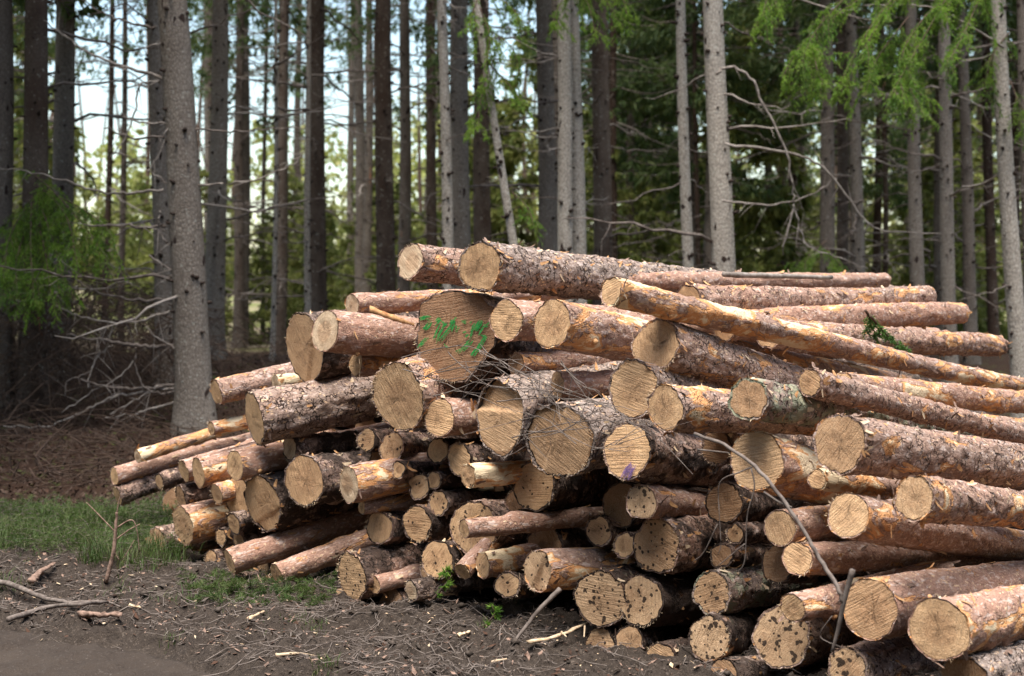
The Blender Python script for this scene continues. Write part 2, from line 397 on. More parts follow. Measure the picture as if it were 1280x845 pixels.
def build_ground():
    xs = np.concatenate([-5 - np.cumsum(np.geomspace(0.08, 12, 60))[::-1], np.linspace(-5, 2.6, 460), 2.6 + np.cumsum(np.geomspace(0.08, 12, 60))])
    ys = np.concatenate([4.2 - np.cumsum(np.geomspace(0.06, 10, 40))[::-1], np.linspace(4.2, 10.2, 380), 10.2 + np.cumsum(np.geomspace(0.05, 13, 120))])
    X, Y = np.meshgrid(xs, ys); Z = terrain(X, Y)
    nx, ny = len(xs), len(ys)
    i = np.arange(ny - 1)[:, None] * nx + np.arange(nx - 1)[None]
    mb = MB(); mb.add(np.stack([X, Y, Z], -1), np.stack([i, i + 1, i + nx + 1, i + nx], -1))
    g = mb.build('ground', mat_ground()); tag(g, 'dark clumpy forest soil in front of the log pile', kind='structure')
    # the mud track: a sheet just above the lowered ground
    us = np.linspace(-0.02, 3.2, 200); vs = np.linspace(-9, 9, 700)   # u across (into the road), v along
    U, Vv = np.meshgrid(us, vs)
    nrm = np.array([-0.5524, -0.8336]); tan = np.array([0.8336, -0.5524])
    X = -0.45 + U * nrm[0] + Vv * tan[0]; Y = 5.25 + U * nrm[1] + Vv * tan[1]
    P = np.stack([X, Y, X * 0], -1)
    Z = 0.012 * fbm(P * 2.5, 41, 3) + 0.010 * fbm(P * 14, 42, 3, .7) + .006 * np.maximum(0, np.sin(Vv * 46 + 3 * np.sin(U * 9))) * np.exp(-((U - .25) / .12) ** 2) - 0.008 - 0.025 * np.exp(-((U - 0.9) / 0.3) ** 2)
    Z = np.where(U < 0.02, Z - 0.03, Z) + 0.006
    n = len(us); i = np.arange(len(vs) - 1)[:, None] * n + np.arange(n - 1)[None]
    mb = MB(); mb.add(np.stack([X, Y, Z], -1), np.stack([i, i + n, i + n + 1, i + 1], -1))
    r = mb.build('dirt_road', mat_road()); tag(r, 'smooth dark mud track at the lower left', kind='structure')
build_ground()

# ------------------------------------------------------------------ logs
def depth0(x): return 6.45 / (1 + 0.95 * (x - 640) / F)

KIND = {  # crack, peel, lichen, tone, dirt of the bark
    'pine':   (0.65, 0.38, 0.10, 0.35, 0.05),
    'grey':   (0.90, 0.12, 0.25, 0.85, 0.05),
    'rose':   (0.16, 0.36, 0.00, 0.10, 0.00),
    'flaky':  (0.30, 0.56, 0.00, 0.15, 0.00),
    'lichen': (1.00, 0.15, 0.78, 0.80, 0.05),
    'dark':   (0.70, 0.20, 0.15, 0.50, 0.75),  # last value puts the shade of the gaps into the bark colour
    'muddy':  (0.60, 0.35, 0.45, 0.40, 0.85),
    'stripped': (0.15, 0.62, 0.00, 0.20, 0.15),
}
FACE = {  # dirt, fresh, ctone; on faces the first is real specks
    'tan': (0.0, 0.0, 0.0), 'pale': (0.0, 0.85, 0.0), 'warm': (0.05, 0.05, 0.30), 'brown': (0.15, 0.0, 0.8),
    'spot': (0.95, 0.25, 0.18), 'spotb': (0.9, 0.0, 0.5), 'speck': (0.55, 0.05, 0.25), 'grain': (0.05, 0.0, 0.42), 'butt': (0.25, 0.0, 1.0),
}
def solve_axis(x, y, x2, y2, az, d):
    P0 = at(x, y, d); u2 = at(x2, y2, 1.0)
    sa, ca = math.sin(math.radians(az)), math.cos(math.radians(az))
    den = sa - u2[0] * ca
    t = (u2[0] * P0[1] - P0[0]) / den
    d2 = P0[1] + t * ca
    P1 = at(x2, y2, d2)
    v = P1 - P0; n = np.linalg.norm(v)
    return P0, v / n, n

LOGI = [0]
def make_log(x, y, h, x2, y2, bark, face, label, az=42, L=4.4, off=0.0, vis=1.4, flat=0.0, step=0.0, obl=(0, 0),
             taper=0.028, knots=(), fray=0.55, group=None, lod=1.0, irr=1.0, rim=1.0, ell=1.0):
    LOGI[0] += 1; seed = 1000 + LOGI[0] * 17
    rg = np.random.default_rng(seed)
    if bark in ('dark', 'muddy') and off > -.1 and x > 400 and az > 32: az -= 9
    d = depth0(x)
    zz = at(x, y, d)[2]
    d = d + 0.12 * max(0, zz - 0.3) + off
    P0, a, n = solve_axis(x, y, x2, y2, az, d)
    if L <= 0: L = n
    R = h * 0.5 * d / F
    vis = min(vis, L)
    dx = 0.017 / lod
    xs = np.concatenate([np.arange(0, vis, dx), np.arange(vis, L, 0.09)]) if vis < L - 0.1 else np.arange(0, L, dx)
    xs = np.append(xs[xs < L - 0.02], L)
    nt = int(np.clip(2 * math.pi * R / 0.011 * lod, 22, 84))
    th = np.arange(nt) * 2 * math.pi / nt
    if ell == 1.0: ell = rg.uniform(.9, 1.06)
    if obl == (0, 0): obl = tuple(rg.normal(0, .07, 2))
    XX, TH = np.meshgrid(xs, th, indexing='ij')
    c, s = np.cos(TH), np.sin(TH)
    crack = KIND[bark][0]
    sh = rg.uniform(-50, 50, 3)
    tp = 1 - taper * XX / R * 0.22
    tp = np.maximum(tp, 0.55)
    r = R * tp
    r = r * (1 + irr * 0.068 * fbm(np.stack([c * 1.1, s * 1.1, XX * 0.7], -1) + sh, seed, 2))
    r = r * (1 + 0.035 * vn(np.stack([c * 0.4, s * 0.4, XX * 2.3], -1) + sh, seed + 5))
    q = np.stack([XX * 13, c * R * 26, s * R * 26], -1) + sh
    rel = fbm(q, seed + 1, 3, 0.6)
    r = r + (0.0035 + 0.0045 * crack) * rel
    pl = vn(np.stack([XX * 34, c * R * 60, s * R * 60], -1) + sh, seed + 2)
    r = r + (0.001 + 0.0028 * crack) * np.sign(pl) * np.abs(pl) ** 0.5
    if flat:   # torn flat side
        r = np.minimum(r, R * (1 - flat) / np.maximum(0.2, np.cos(TH - rg.uniform(0, 6.28))))
    kl = [(rg.uniform(0.15, max(0.3, vis)), rg.uniform(0, 6.28), rg.uniform(0.010, 0.022)) for _ in range(rg.integers(1, 5))]
    kpts = []
    for kx, kt in knots: kl.append((kx, kt, 0.02)); kpts.append((kx, kt))
    for kx, kt, ka in kl:
        dt = np.arctan2(np.sin(TH - kt), np.cos(TH - kt)) * R
        rr2 = ((XX - kx) / 0.045) ** 2 + (dt / 0.035) ** 2
        r = r + ka * np.exp(-rr2) - 0.4 * ka * np.exp(-rr2 * 8)
    bend = rg.uniform(-0.012, 0.012, 2) * L / 2
    yc = bend[0] * np.sin(math.pi * XX / L) + 0.008 * np.sin(XX * 2.3 + seed); zc = bend[1] * np.sin(math.pi * XX / L)
    yc -= yc[0, 0]; zc -= zc[0, 0]
    Yl = yc + r * c * ell; Zl = zc + r * s
    fade = np.exp(-XX / 0.12)
    rag = 0.006 * irr * vn(np.stack([c * R * 70, s * R * 70, c * 0], -1) + sh, seed + 3)
    def cutx(Y, Z): return obl[0] * Y + obl[1] * Z
    Xl = XX + fade * (cutx(Yl, Zl) + rag * (XX < 0.02))
    mb = MB()
    nx = len(xs)
    V = np.stack([Xl, Yl, Zl], -1).reshape(-1, 3)
    i = np.arange(nx - 1)[:, None] * nt; j = np.arange(nt)[None]; j2 = (j + 1) % nt
    mb.add(V, np.stack([i + j, i + j2, i + nt + j2, i + nt + j], -1).reshape(-1, 4))
    # bark rim turned in to the wood
    bt = (0.004 + 0.006 * crack) * rim
    rw = r[0] - bt * (1 + 0.5 * vn(np.stack([c[0] * 4, s[0] * 4, c[0] * 0], -1) + sh, seed + 4))
    Yi, Zi = rw * c[0] * ell, rw * s[0]
    ring0 = np.stack([Xl[0], Yl[0], Zl[0]], -1); ring1 = np.stack([cutx(Yi, Zi) + 0.003, Yi, Zi], -1)
    jj = np.arange(nt); jk = (jj + 1) % nt
    mb.add(np.vstack([ring0, ring1]), np.stack([jj, nt + jj, nt + jk, jk], -1))
    endr = np.stack([Xl[-1], Yl[-1], Zl[-1]], -1)
    ein = np.stack([Xl[-1] - 0.002, yc[-1] + (r[-1] - bt) * c[-1] * ell, zc[-1] + (r[-1] - bt) * s[-1]], -1)
    mb.add(np.vstack([endr, ein]), np.stack([jj, jk, nt + jk, nt + jj], -1))
    # curled bark flakes and torn strips
    nf = int(70 * vis * (R / 0.12) * (0.5 + crack) * lod * (1.0 if bark not in ('dark', 'muddy') else 0.6))
    if nf > 0:
        fx = rg.uniform(0.01, vis, nf) * (1 if vis > 0.5 else 1); ft = rg.uniform(0, 6.283, nf)
        near = rg.random(nf) < 0.16; fx = np.where(near, rg.uniform(0, 0.02, nf), fx)
        fl = rg.uniform(0.006, 0.028, nf); fw = rg.uniform(0.003, 0.011, nf); turn = rg.normal(0, 0.8, nf); lift = rg.uniform(0.1, 0.75, nf)
        Rf = np.interp(fx, xs, r.mean(1)) + 0.001
        # bilinear pick of the local radius
        ix = np.clip(np.searchsorted(xs, fx), 0, nx - 1); it = (ft / 6.2832 * nt).astype(int) % nt
        Rf = r[ix, it] + 0.0005; ycf = yc[ix, it]; zcf = zc[ix, it]
        er = np.stack([0 * ft, np.cos(ft) * ell, np.sin(ft)], -1); et = np.stack([0 * ft, -np.sin(ft), np.cos(ft)], -1); ex = np.tile([1.0, 0, 0], (nf, 1))
        u = ex * np.cos(turn)[:, None] + et * np.sin(turn)[:, None]; w = -ex * np.sin(turn)[:, None] + et * np.cos(turn)[:, None]
        c0 = np.stack([fx, ycf, zcf], -1) + er * Rf[:, None]
        hl = fl[:, None] * u; hw = fw[:, None] * w
        up = er * (fl * lift)[:, None]
        Vf = np.stack([c0 - hw, c0 + hw, c0 + hl + hw * 0.9 + up * 0.25, c0 + hl - hw * 0.9 + up * 0.25, c0 + 2 * hl + hw * 0.4 + up, c0 + 2 * hl - hw * 0.5 + up], 1)
        b = np.arange(nf)[:, None] * 6
        qf = np.concatenate([b + [0, 1, 2, 3], b + [3, 2, 4, 5]], 0)
        pick = rg.random(nf)
        for mi, lo, hi in ((1, 0, .35), (2, .35, .5), (3, .5, 1.01)):
            sel = np.where((pick >= lo) & (pick < hi))[0]
            if len(sel):
                bb = np.arange(len(sel))[:, None] * 6
                mb.add(Vf[sel].reshape(-1, 3), np.concatenate([bb + [0, 1, 2, 3], bb + [3, 2, 4, 5]], 0), m=mi)
    root = empty('log', tuple(P0)); LOGS.append(root)
    ax = Vector(a); up = Vector((0, 0, 1)); yv = up.cross(ax).normalized(); zv = ax.cross(yv)
    root.rotation_euler = Matrix((ax, yv, zv)).transposed().to_euler()
    tag(root, label, 'log', group or 'sawn logs heaped in the pile')
    ob = mb.build('bark', [M_BARK, M_INNER, M_SPLINT, M_FLAKE], root)
    for k, v in zip(('crack', 'peel', 'lichen', 'tone', 'dirt'), KIND[bark]): ob[k] = float(np.clip(v + rg.uniform(-1, 1) * {'tone': .22, 'peel': .13}.get(k, .06), 0, 1.2))
    # cut faces
    fr = np.array([1, .985, .93, .84, .74, .64, .53, .42, .31, .2, .1, 0.02]) if lod > 0.6 else np.array([1, .9, .6, .3, .03])
    K = len(fr)
    FR, FT = np.meshgrid(fr, th, indexing='ij')
    Y = (rw[None] * FR) * np.cos(FT) * ell; Z = (rw[None] * FR) * np.sin(FT)
    Xf = cutx(Y, Z) + 0.0022 * fbm(np.stack([Y * 40, Z * 40, Y * 0], -1) + sh, seed + 6, 2)
    if step:
        ca_ = rg.uniform(0, 6.28); cd = Y * math.cos(ca_) + Z * math.sin(ca_)
        Xf = Xf + step * sstep(-0.004, 0.006, cd - R * rg.uniform(-0.1, 0.5))
    mf = MB()
    i = np.arange(K - 1)[:, None] * nt
    Vc = np.stack([Xf, Y, Z], -1).reshape(-1, 3)
    Vc = np.vstack([Vc, [[Xf[-1].mean(), 0, 0]]])
    mf.add(Vc, np.stack([i + j, i + nt + j, i + nt + j2, i + j2], -1).reshape(-1, 4), [[(K - 1) * nt + q_, K * nt, (K - 1) * nt + (q_ + 1) % nt] for q_ in range(nt)])
    ns = int(fray * 70 * (R / 0.12))
    if ns:   # frayed fibres along the edge of the cut
        c1 = rg.uniform(0, 6.28)
        fa = rg.normal(c1, 0.7, ns); rr_ = R * rg.uniform(0.9, 1.0, ns)
        p = np.stack([cutx(rr_ * np.cos(fa), rr_ * np.sin(fa)), rr_ * np.cos(fa) * ell, rr_ * np.sin(fa)], -1)
        dr = np.stack([-rg.uniform(0.2, 1.0, ns), np.cos(fa) * 0.8 + rg.normal(0, .3, ns), np.sin(fa) * 0.8 + rg.normal(0, .3, ns)], -1)
        dr /= np.linalg.norm(dr, axis=1, keepdims=True); ln = rg.uniform(0.004, 0.018, ns)[:, None]
        sd = np.cross(dr, rg.normal(0, 1, (ns, 3))); sd /= np.linalg.norm(sd, axis=1, keepdims=True); w_ = rg.uniform(0.0007, 0.0022, ns)[:, None]
        Vs = np.stack([p - sd * w_, p + sd * w_, p + dr * ln], 1).reshape(-1, 3)
        mf.add(Vs, None, np.arange(ns * 3).reshape(-1, 3), 1)
    cf = mf.build('cut_face', [M_CUT, M_SPLINT], root)
    dirt_shade, fresh, ctone = FACE[face]
    def setf(o):
        o['rad'] = float(R); o['dirt'] = float(dirt_shade); o['fresh'] = float(np.clip(fresh + rg.uniform(-.1, .1), 0, 1)); o['ctone'] = float(np.clip(ctone + rg.uniform(-.1, .15), 0, 1))
    setf(cf)
    # far end
    frr = np.array([1, .6, .2]); FR, FT = np.meshgrid(frr, th, indexing='ij')
    rwe = (r[-1] - bt)[None] * FR
    mf = MB(); Vc = np.stack([L - 0.002 + 0 * rwe, yc[-1][None] + rwe * np.cos(FT) * ell, zc[-1][None] + rwe * np.sin(FT)], -1).reshape(-1, 3)
    Vc = np.vstack([Vc, [[L - 0.002, yc[-1, 0], zc[-1, 0]]]]); i = np.arange(2)[:, None] * nt
    mf.add(Vc, np.stack([i + j, i + j2, i + nt + j2, i + nt + j], -1).reshape(-1, 4), [[2 * nt + q_, 2 * nt + (q_ + 1) % nt, 3 * nt] for q_ in range(nt)])
    setf(mf.build('cut_face', M_CUT, root))
    for kx, kt in kpts:   # a cut branch stub, pale in the middle
        ix = np.searchsorted(xs, kx); it = int((kt % 6.2832) / 6.2832 * nt) % nt
        rr_ = r[ix, it]; er = np.array([0, math.cos(kt), math.sin(kt)])
        km = MB(); p = np.array([kx, 0, 0]) + er * (rr_ - 0.02)
        tube(km, [p, p + er * 0.022, p + er * 0.03 + [0.003, 0, 0]], [0.015, 0.013, 0.010], 12)
        km.build('knot', M_INNER, root)
    return root, P0, a, R, d

LOGS = []
#      x    y    h   x2   y2  bark  face  label  options
T = [
 # ---- the long logs on top
 (600,333,61, 746,344,'grey','tan','thick grey-barked log lying highest on the pile, beside the thinner end at its left',dict(L=5.0,vis=5,az=38,knots=[(0.9,3.6)])),
 (513,327,46, 575,336,'pine','pale','topmost short-looking log at upper left, tucked against the thickest top log',dict(az=44,L=4.0)),
 (764,364,37,1272,483,'flaky','tan','long slender log slanting down to the right across the top of the pile',dict(L=0,vis=5,off=-.45,taper=.008,knots=[(0.35,4.0)])),
 (440,381,28, 546,374,'rose','pale','reddish log behind the green-marked stump end, above the peeling smooth log',dict(az=46,L=2.0)),
 (720,352,28,1106,351,'rose','tan','short-showing log whose rounded far end is highest at the right back',dict(L=0,vis=5,off=1.0,taper=.01)),
 (905,408,38,1200,391,'flaky','tan','knotty reddish log jutting out at the right back above the mossy-ended one',dict(L=0,vis=5,off=1.5,taper=.01,knots=[(1.2,4.2),(2.2,4.4)])),
 (960,418,38,1248,432,'pine','tan','log with a mossy cracked far end sticking out at the right back',dict(L=0,vis=5,off=1.7,taper=.01)),
 (1050,482,36,1292,504,'flaky','tan','thin peeled log running out right under the long slanting one',dict(L=0,vis=5,off=1.2,taper=.01)),
 (860,378,44,1158,372,'pine','tan','heavy flaking log behind the slanting one, its far end at right back',dict(L=0,vis=5,off=1.3,taper=.02)),
 # ---- upper left
 (381,434,90, 470,424,'dark','warm','big dark-barked butt end at the far left shoulder of the pile',dict(az=48,L=0.75,off=.12,vis=.8,step=.012,ell=1.0,irr=1.6)),
 (406,414,54, 513,424,'rose','pale','smooth pink log with a pale grey oval cut in front of the left shoulder butt',dict(az=50,L=3.2,off=-.28,taper=.01,knots=[(0.16,4.1)])),
 (445,455,30, 500,455,'stripped','tan','small pale end showing just below the smooth pink log',dict(az=48,off=.15)),
 (568,420,120,640,424,'dark','butt','huge brown butt log sprayed with green paint marks',dict(az=24,L=3.0,off=.05,irr=2.2,obl=(.0001,0),ell=.98)),
 (633,400,53, 705,403,'rose','tan','medium log with tan round cut just right of the green-marked butt',dict(az=42)),
 (690,404,62, 800,424,'flaky','tan','log with a long pale stripped scar, below the thickest top log',dict(az=38,off=-.12,L=4.0,knots=[(0.2,3.7)])),
 (820,431,66, 960,478,'pine','warm','reddish cut log with rough pink bark, right under the slanting long log',dict(az=40,off=.05,vis=3,L=4.6)),
 (645,455,30, 740,452,'flaky','brown','dim log lying in shade under the scarred log',dict(az=46,off=.12)),
 (697,480,33, 757,478,'rose','warm','stubby pink log behind the twigs, above the largest centre cut',dict(az=50,off=.1,L=.9,vis=.9,knots=[(0.12,4.6)])),
 # ---- middle row
 (498,497,90, 560,478,'pine','tan','large tan cut with slanting saw marks and shaggy bark on its upper right edge',dict(az=41,L=1.7,vis=1.7,off=-.15,fray=1.2,irr=1.5)),
 (549,522,49, 595,521,'rose','tan','medium log wedged between the shaggy tan cut and the ledged dark cut',dict(az=38,fray=.6,off=-.05)),
 (624,519,92, 690,503,'grey','warm','large cut with a broken ledge at its right side, below the green-marked butt',dict(az=38,L=2.2,off=-.12,step=.03,irr=1.4)),
 (698,549,97, 760,538,'grey','grain','biggest centre cut, pale in the middle with a dark brown rim, under the twigs',dict(az=34,off=-.25,step=.012,irr=1.2,fray=1.0)),
 (784,564,71, 867,577,'dark','tan','round tan cut with a violet dye spot on its lower edge',dict(az=30,off=-.2,vis=1.5,obl=(.0001,0))),
 (791,487,72, 900,497,'grey','tan','cracked grey-barked log whose cut touches a smaller cut at lower right',dict(az=36,off=-.1,vis=2.5,irr=1.4)),
 (831,509,58, 912,515,'pine','tan','oval tan cut overlapping the cracked grey log at its left',dict(az=46,off=-.3,vis=2.5,fray=.8)),
 (935,499,52,1060,521,'lichen','grain','log with dark bark covered in grey-green lichen',dict(az=38,off=-.25,vis=4,L=4.8,fray=.1)),
 (1012,478,36,1200,524,'pine','warm','slim reddish log just above the lichen-covered one, torn bark behind its cut',dict(az=42,off=.1,vis=4,L=4.4)),
 (1049,555,75,1280,588,'pine','grain','stout right-hand log with a round dark brown cut and neat growth rings',dict(az=46,off=-.1,vis=4,fray=.1)),
 (946,576,74,1005,590,'flaky','tan','wide tan cut with orange torn bark, behind the long curved branch',dict(az=36,off=-.1,L=1.2,vis=1.2,fray=.6)),
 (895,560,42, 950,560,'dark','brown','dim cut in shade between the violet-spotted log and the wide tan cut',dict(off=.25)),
 (1142,623,60,1280,641,'pine','warm','right-hand log with brown cut and thick rough bark, pale torn strip on top',dict(az=38,off=-.15,vis=3)),
 (1060,644,60,1140,657,'rose','tan','log with a bite torn from its upper edge, pale cut, second column from right',dict(az=38,off=-.1,L=3.5,irr=1.5)),
 (975,659,46,1033,653,'rose','tan','small rounded cut just left of the bitten pale cut',dict(az=42,off=-.02,fray=.8)),
 (1022,600,27,1113,607,'flaky','tan','thin knotty log squeezed between the stout ringed log and the bitten one',dict(az=44,off=.1,knots=[(0.2,4.4)])),
 (997,698,43,1280,692,'rose','tan','long straight log running right at mid height of the right-hand stack',dict(az=44,vis=4,off=-.05,taper=.01)),
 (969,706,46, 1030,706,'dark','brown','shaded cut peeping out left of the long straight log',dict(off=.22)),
 (1088,761,76,1280,731,'rose','grain','thick log with slanting dark grain on its cut, behind the upright stick',dict(az=40,vis=3,off=-.1,fray=.2)),
 (991,761,37,1050,746,'flaky','tan','short thin log with a big knot, resting on the spotted cut',dict(az=46,off=-.25,L=1.1,vis=1.1,knots=[(0.2,4.0)])),
 (1175,786,79,1280,762,'flaky','tan','nearest thick log at lower right with pale knot on its side',dict(az=40,vis=3,off=-.22,knots=[(0.42,4.3)],fray=.2)),
 (1060,838,60,1127,822,'pine','spot','bottom log with scaly grey-pink bark, cut off by the frame edge',dict(az=38,L=.75,vis=.8,off=-.1)),
 (1205,853,66,1280,828,'grey','brown','lowest log at the right corner with grey lichen-flecked bark',dict(az=42,vis=3,off=-.12)),
 (977,797,78,1030,793,'pine','spot','round cut peppered with dark holes, under the short knotty log',dict(az=34,off=.02)),
 (886,797,56, 940,786,'muddy','spot','muddy pale cut with orange torn bark, left of the peppered round cut',dict(az=36,off=.0,irr=1.6)),
 (750,749,74, 800,735,'muddy','spot','large oval cut pitted with dark spots above the broken white splinter',dict(az=40,off=.0,irr=1.3)),
 (801,751,65, 862,751,'muddy','spot','pale mottled cut with a dark band of bark, beside the pitted oval cut',dict(az=46,off=.05,L=1.0,vis=1.0)),
 (889,742,56, 938,734,'lichen','spotb','brown rotten-looking cut with grey mossy bark',dict(az=36,off=.12)),
 (821,684,71, 880,680,'dark','spotb','round brown cut with scattered black pits, above the mottled pale cut',dict(az=40,off=.05)),
 (802,628,43, 862,632,'rose','spot','small pale frayed cut on a short greyish log below the violet-spotted one',dict(az=28,off=-.12,L=.9,vis=.9,fray=.9)),
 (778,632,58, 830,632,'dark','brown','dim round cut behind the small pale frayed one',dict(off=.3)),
 (748,664,40, 800,664,'dark','speck','small lone tan cut in black shade left of the pitted brown one',dict(off=.2)),
 (781,681,32, 830,681,'dark','tan','tiny fuzzy cut between the lone tan cut and the pitted brown one',dict(off=.15,fray=1.2)),
 (667,608,64, 720,606,'dark','speck','tan cut with one dark pit at its foot, under the biggest centre cut',dict(off=.18,az=36)),
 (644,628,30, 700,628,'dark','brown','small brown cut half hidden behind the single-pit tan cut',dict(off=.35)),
 (580,661,24, 698,649,'rose','tan','thin stick-like log poking out across a wide speckled cut',dict(az=52,off=-.35,L=.95,vis=1,taper=.0,fray=.6)),
 (592,660,74, 640,660,'dark','speck','wide speckled cut crossed by the thin stick-like log',dict(off=.12,az=44)),
 (521,654,47, 570,654,'dark','speck','oval speckled cut in the gap right of the yellow-streaked log',dict(off=.08,az=46,fray=.7)),
 (474,659,43, 520,659,'dark','warm','cracked brownish cut just below the yellow-streaked log',dict(off=.05,az=38)),
 (436,606,48, 504,594,'stripped','pale','short log with yellow peeled side and grey-white cut at centre left',dict(az=54,off=-.25,L=.75,vis=.8,fray=.8)),
 (452,634,19, 500,628,'stripped','tan','thin torn stick of a log directly under the yellow-streaked log',dict(az=54,off=-.1,L=.8,fray=1)),
 (523,608,32, 560,606,'dark','speck','small oval cut alone in the dark at centre, left of an even smaller one',dict(off=.15,az=36)),
 (542,600,22, 575,599,'dark','tan','tiny cut directly right of the small oval cut in the dark centre',dict(off=.18)),
 (548,629,31, 585,629,'dark','speck','small cracked cut above the oval speckled one in the dark centre',dict(off=.16)),
 (547,699,47, 600,695,'dark','speck','rounded cut with curved scratches low in the centre gap',dict(off=.02,az=34)),
 (514,738,28, 560,730,'dark','pale','short pale-ended log lying low above the soil at centre left',dict(az=52,off=-.15,L=.8)),
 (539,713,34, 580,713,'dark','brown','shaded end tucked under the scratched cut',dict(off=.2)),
 (578,714,24, 600,690,'stripped','speck','stubby slanted broken piece between two cuts low in the centre',dict(az=35,off=-.1,L=.35,vis=.35,irr=1.6,fray=.8)),
 (603,706,32, 648,697,'flaky','speck','crooked knotty log low in the centre, right of the slanted stub',dict(az=52,off=-.05,L=.8,irr=1.8,knots=[(0.12,4.5),(0.3,4.2)])),
 (634,732,34, 690,728,'dark','speck','round low cut hanging just above the soil, below the knotty log',dict(off=.0,az=20)),
 (672,713,50, 728,712,'stripped','spot','splintered log with a torn V-shaped yellow edge, low centre',dict(az=54,off=-.15,L=.8,irr=2.2,fray=1.2,step=.02)),
 (490,559,37, 530,559,'dark','speck','upper tan cut in the dark gap beneath the shaggy-barked cut',dict(off=.12,az=36)),
 (458,550,30, 500,550,'dark','speck','narrow oval cut left of the upper tan cut in the dark gap',dict(off=.22)),
 (471,573,22, 505,573,'dark','brown','dim little cut under the narrow oval one',dict(off=.35)),
 (547,564,31, 585,564,'dark','tan','plain small cut under the wedged medium log',dict(off=.15)),
 (574,575,44, 612,575,'dark','tan','tan cut behind the short splintery stub, below the ledged cut',dict(off=.12)),
 (585,595,30, 634,592,'stripped','speck','short splintery stub with peeled yellow side in the centre',dict(az=52,off=-.2,L=.6,fray=1.2,irr=1.6)),
 (522,556,18, 550,556,'dark','brown','tiniest reddish end deep in the gap under the wedged log',dict(off=.4)),
 (498,587,21, 530,587,'dark','tan','tiny cut touching the far end of the yellow-streaked log',dict(off=.0)),
 (680,682,52, 740,680,'dark','brown','dark brown log deep behind the thin stick-like one',dict(off=.35)),
 (488,755,42, 540,752,'muddy','brown','big brown end half sunk in the soil at centre left',dict(off=.05,az=30)),
 (428,757,48, 480,757,'muddy','warm','broken end with a cleft, sunk in the soil below the purple-barked log',dict(off=.0,az=34,irr=2)),
 (918,667,25, 960,667,'dark','speck','small knobbly pale end behind the hanging twigs',dict(off=.2)),
 (905,628,52, 960,626,'dark','brown','dark reddish log behind the hanging twigs',dict(off=.32)),
 (902,694,32, 950,694,'dark','brown','hidden brown end under the knobbly pale one',dict(off=.35)),
 (750,804,40, 800,800,'muddy','speck','small brown end standing in the soil at the tip of the white splinter',dict(off=.02,az=30)),
 (786,802,40, 850,800,'muddy','warm','mossy end in the soil right of the small brown one',dict(off=.0,az=34)),
 (826,829,52, 880,820,'muddy','warm','log caked in mud at the bottom, orange wood showing through',dict(off=-.05,az=44)),
 (905,846,48, 1000,836,'muddy','brown','flaky dark log lying along the bottom edge left of the peppered cut',dict(off=-.1,az=50)),
 # ---- left wing
 (270,491,32, 371,468,'flaky','tan','thin orange-barked log sticking out left above the grey-topped one',dict(az=52,off=.0,irr=1.5,L=1.3)),
 (344,480,24, 400,475,'stripped','pale','split pale end behind the thin orange-barked log',dict(az=48,off=.2)),
 (264,536,19, 330,522,'flaky','tan','slim log end just under the grey-topped log at left',dict(az=52,off=.0)),
 (318,523,67, 470,487,'grey','tan','thick log with grey scaly top bark and red-brown underside at left',dict(az=56,off=-.3,L=1.5,vis=1.6,fray=.1,obl=(0.1,0.0))),
 (143,595,22, 309,549,'rose','tan','longest thin log reaching farthest left out of the pile',dict(az=50,off=-.05,L=2.8,vis=2)),
 (172,571,17, 260,543,'stripped','pale','thin log with a white stripped top, lying on the one that reaches farthest left',dict(az=50,off=.1,L=2.8,vis=2)),
 (147,620,25, 219,595,'dark','tan','dark weathered pole under the one that reaches farthest left',dict(az=52,off=.0,L=2.5)),
 (199,602,22, 260,585,'dark','warm','small end on top of the dark weathered pole',dict(az=50,off=.05,L=2.5)),
 (230,589,30, 280,575,'rose','tan','oval end left of its twin under the far-reaching thin log',dict(az=50,off=.05)),
 (248,590,38, 347,560,'rose','tan','red-barked log with grey-tan oval cut under the far-reaching thin log',dict(az=50,off=-.1,vis=1.2)),
 (294,582,38, 350,570,'rose','tan','shorter red log with narrow oval cut resting against the red-barked one',dict(az=52,off=-.25,knots=[(0.1,3.6)])),
 (362,560,34, 420,556,'dark','pale','wedge-shaped pale split end under the grey-topped log',dict(az=46,off=.05,irr=2)),
 (380,601,65, 430,596,'dark','warm','large round tan cut hanging at left centre above the two slanting poles',dict(az=36,off=-.05)),
 (271,618,27, 320,605,'flaky','warm','small bright orange end between the round butt and the tall split face',dict(az=44,off=-.05)),
 (297,622,58, 345,615,'dark','warm','tall narrow cut immediately left of the split vertical-grained face',dict(az=48,off=.1)),
 (330,629,74, 370,622,'dark','tan','tall cut with vertical grain, leaning beside the large round tan cut',dict(az=44,off=-.05,step=.01,irr=1.4)),
 (226,622,32, 280,610,'dark','brown','dim brown end under the dark weathered pole',dict(az=48,off=.1)),
 (229,657,48, 290,642,'flaky','speck','fat log at far left with orange torn bark above a rough tan cut',dict(az=44,off=-.15,irr=1.5,L=1.2)),
 (276,671,23, 320,662,'dark','tan','small grey end right of the fat far-left log',dict(az=44,off=.05)),
 (292,654,29, 330,645,'dark','tan','oval end above the longer slanting pole, beside the tall faces',dict(az=46,off=.0)),
 (264,702,30, 320,695,'dark','speck','low dusty end left of the longer slanting pole',dict(az=44,off=.0)),
 (298,675,24, 340,668,'dark','warm','half hidden end touching the top of the longer slanting pole',dict(az=46,off=.1)),
 (287,702,34, 400,667,'rose','tan','longer slanting pole at lower left, smooth brown bark',dict(az=56,off=-.35,L=1.3,vis=1.4,fray=.5,knots=[(0.28,4.6)])),
 (346,718,29, 428,685,'rose','speck','shorter slanting pole just right of the longer one at lower left',dict(az=54,off=-.25,L=1.1,vis=1.2)),
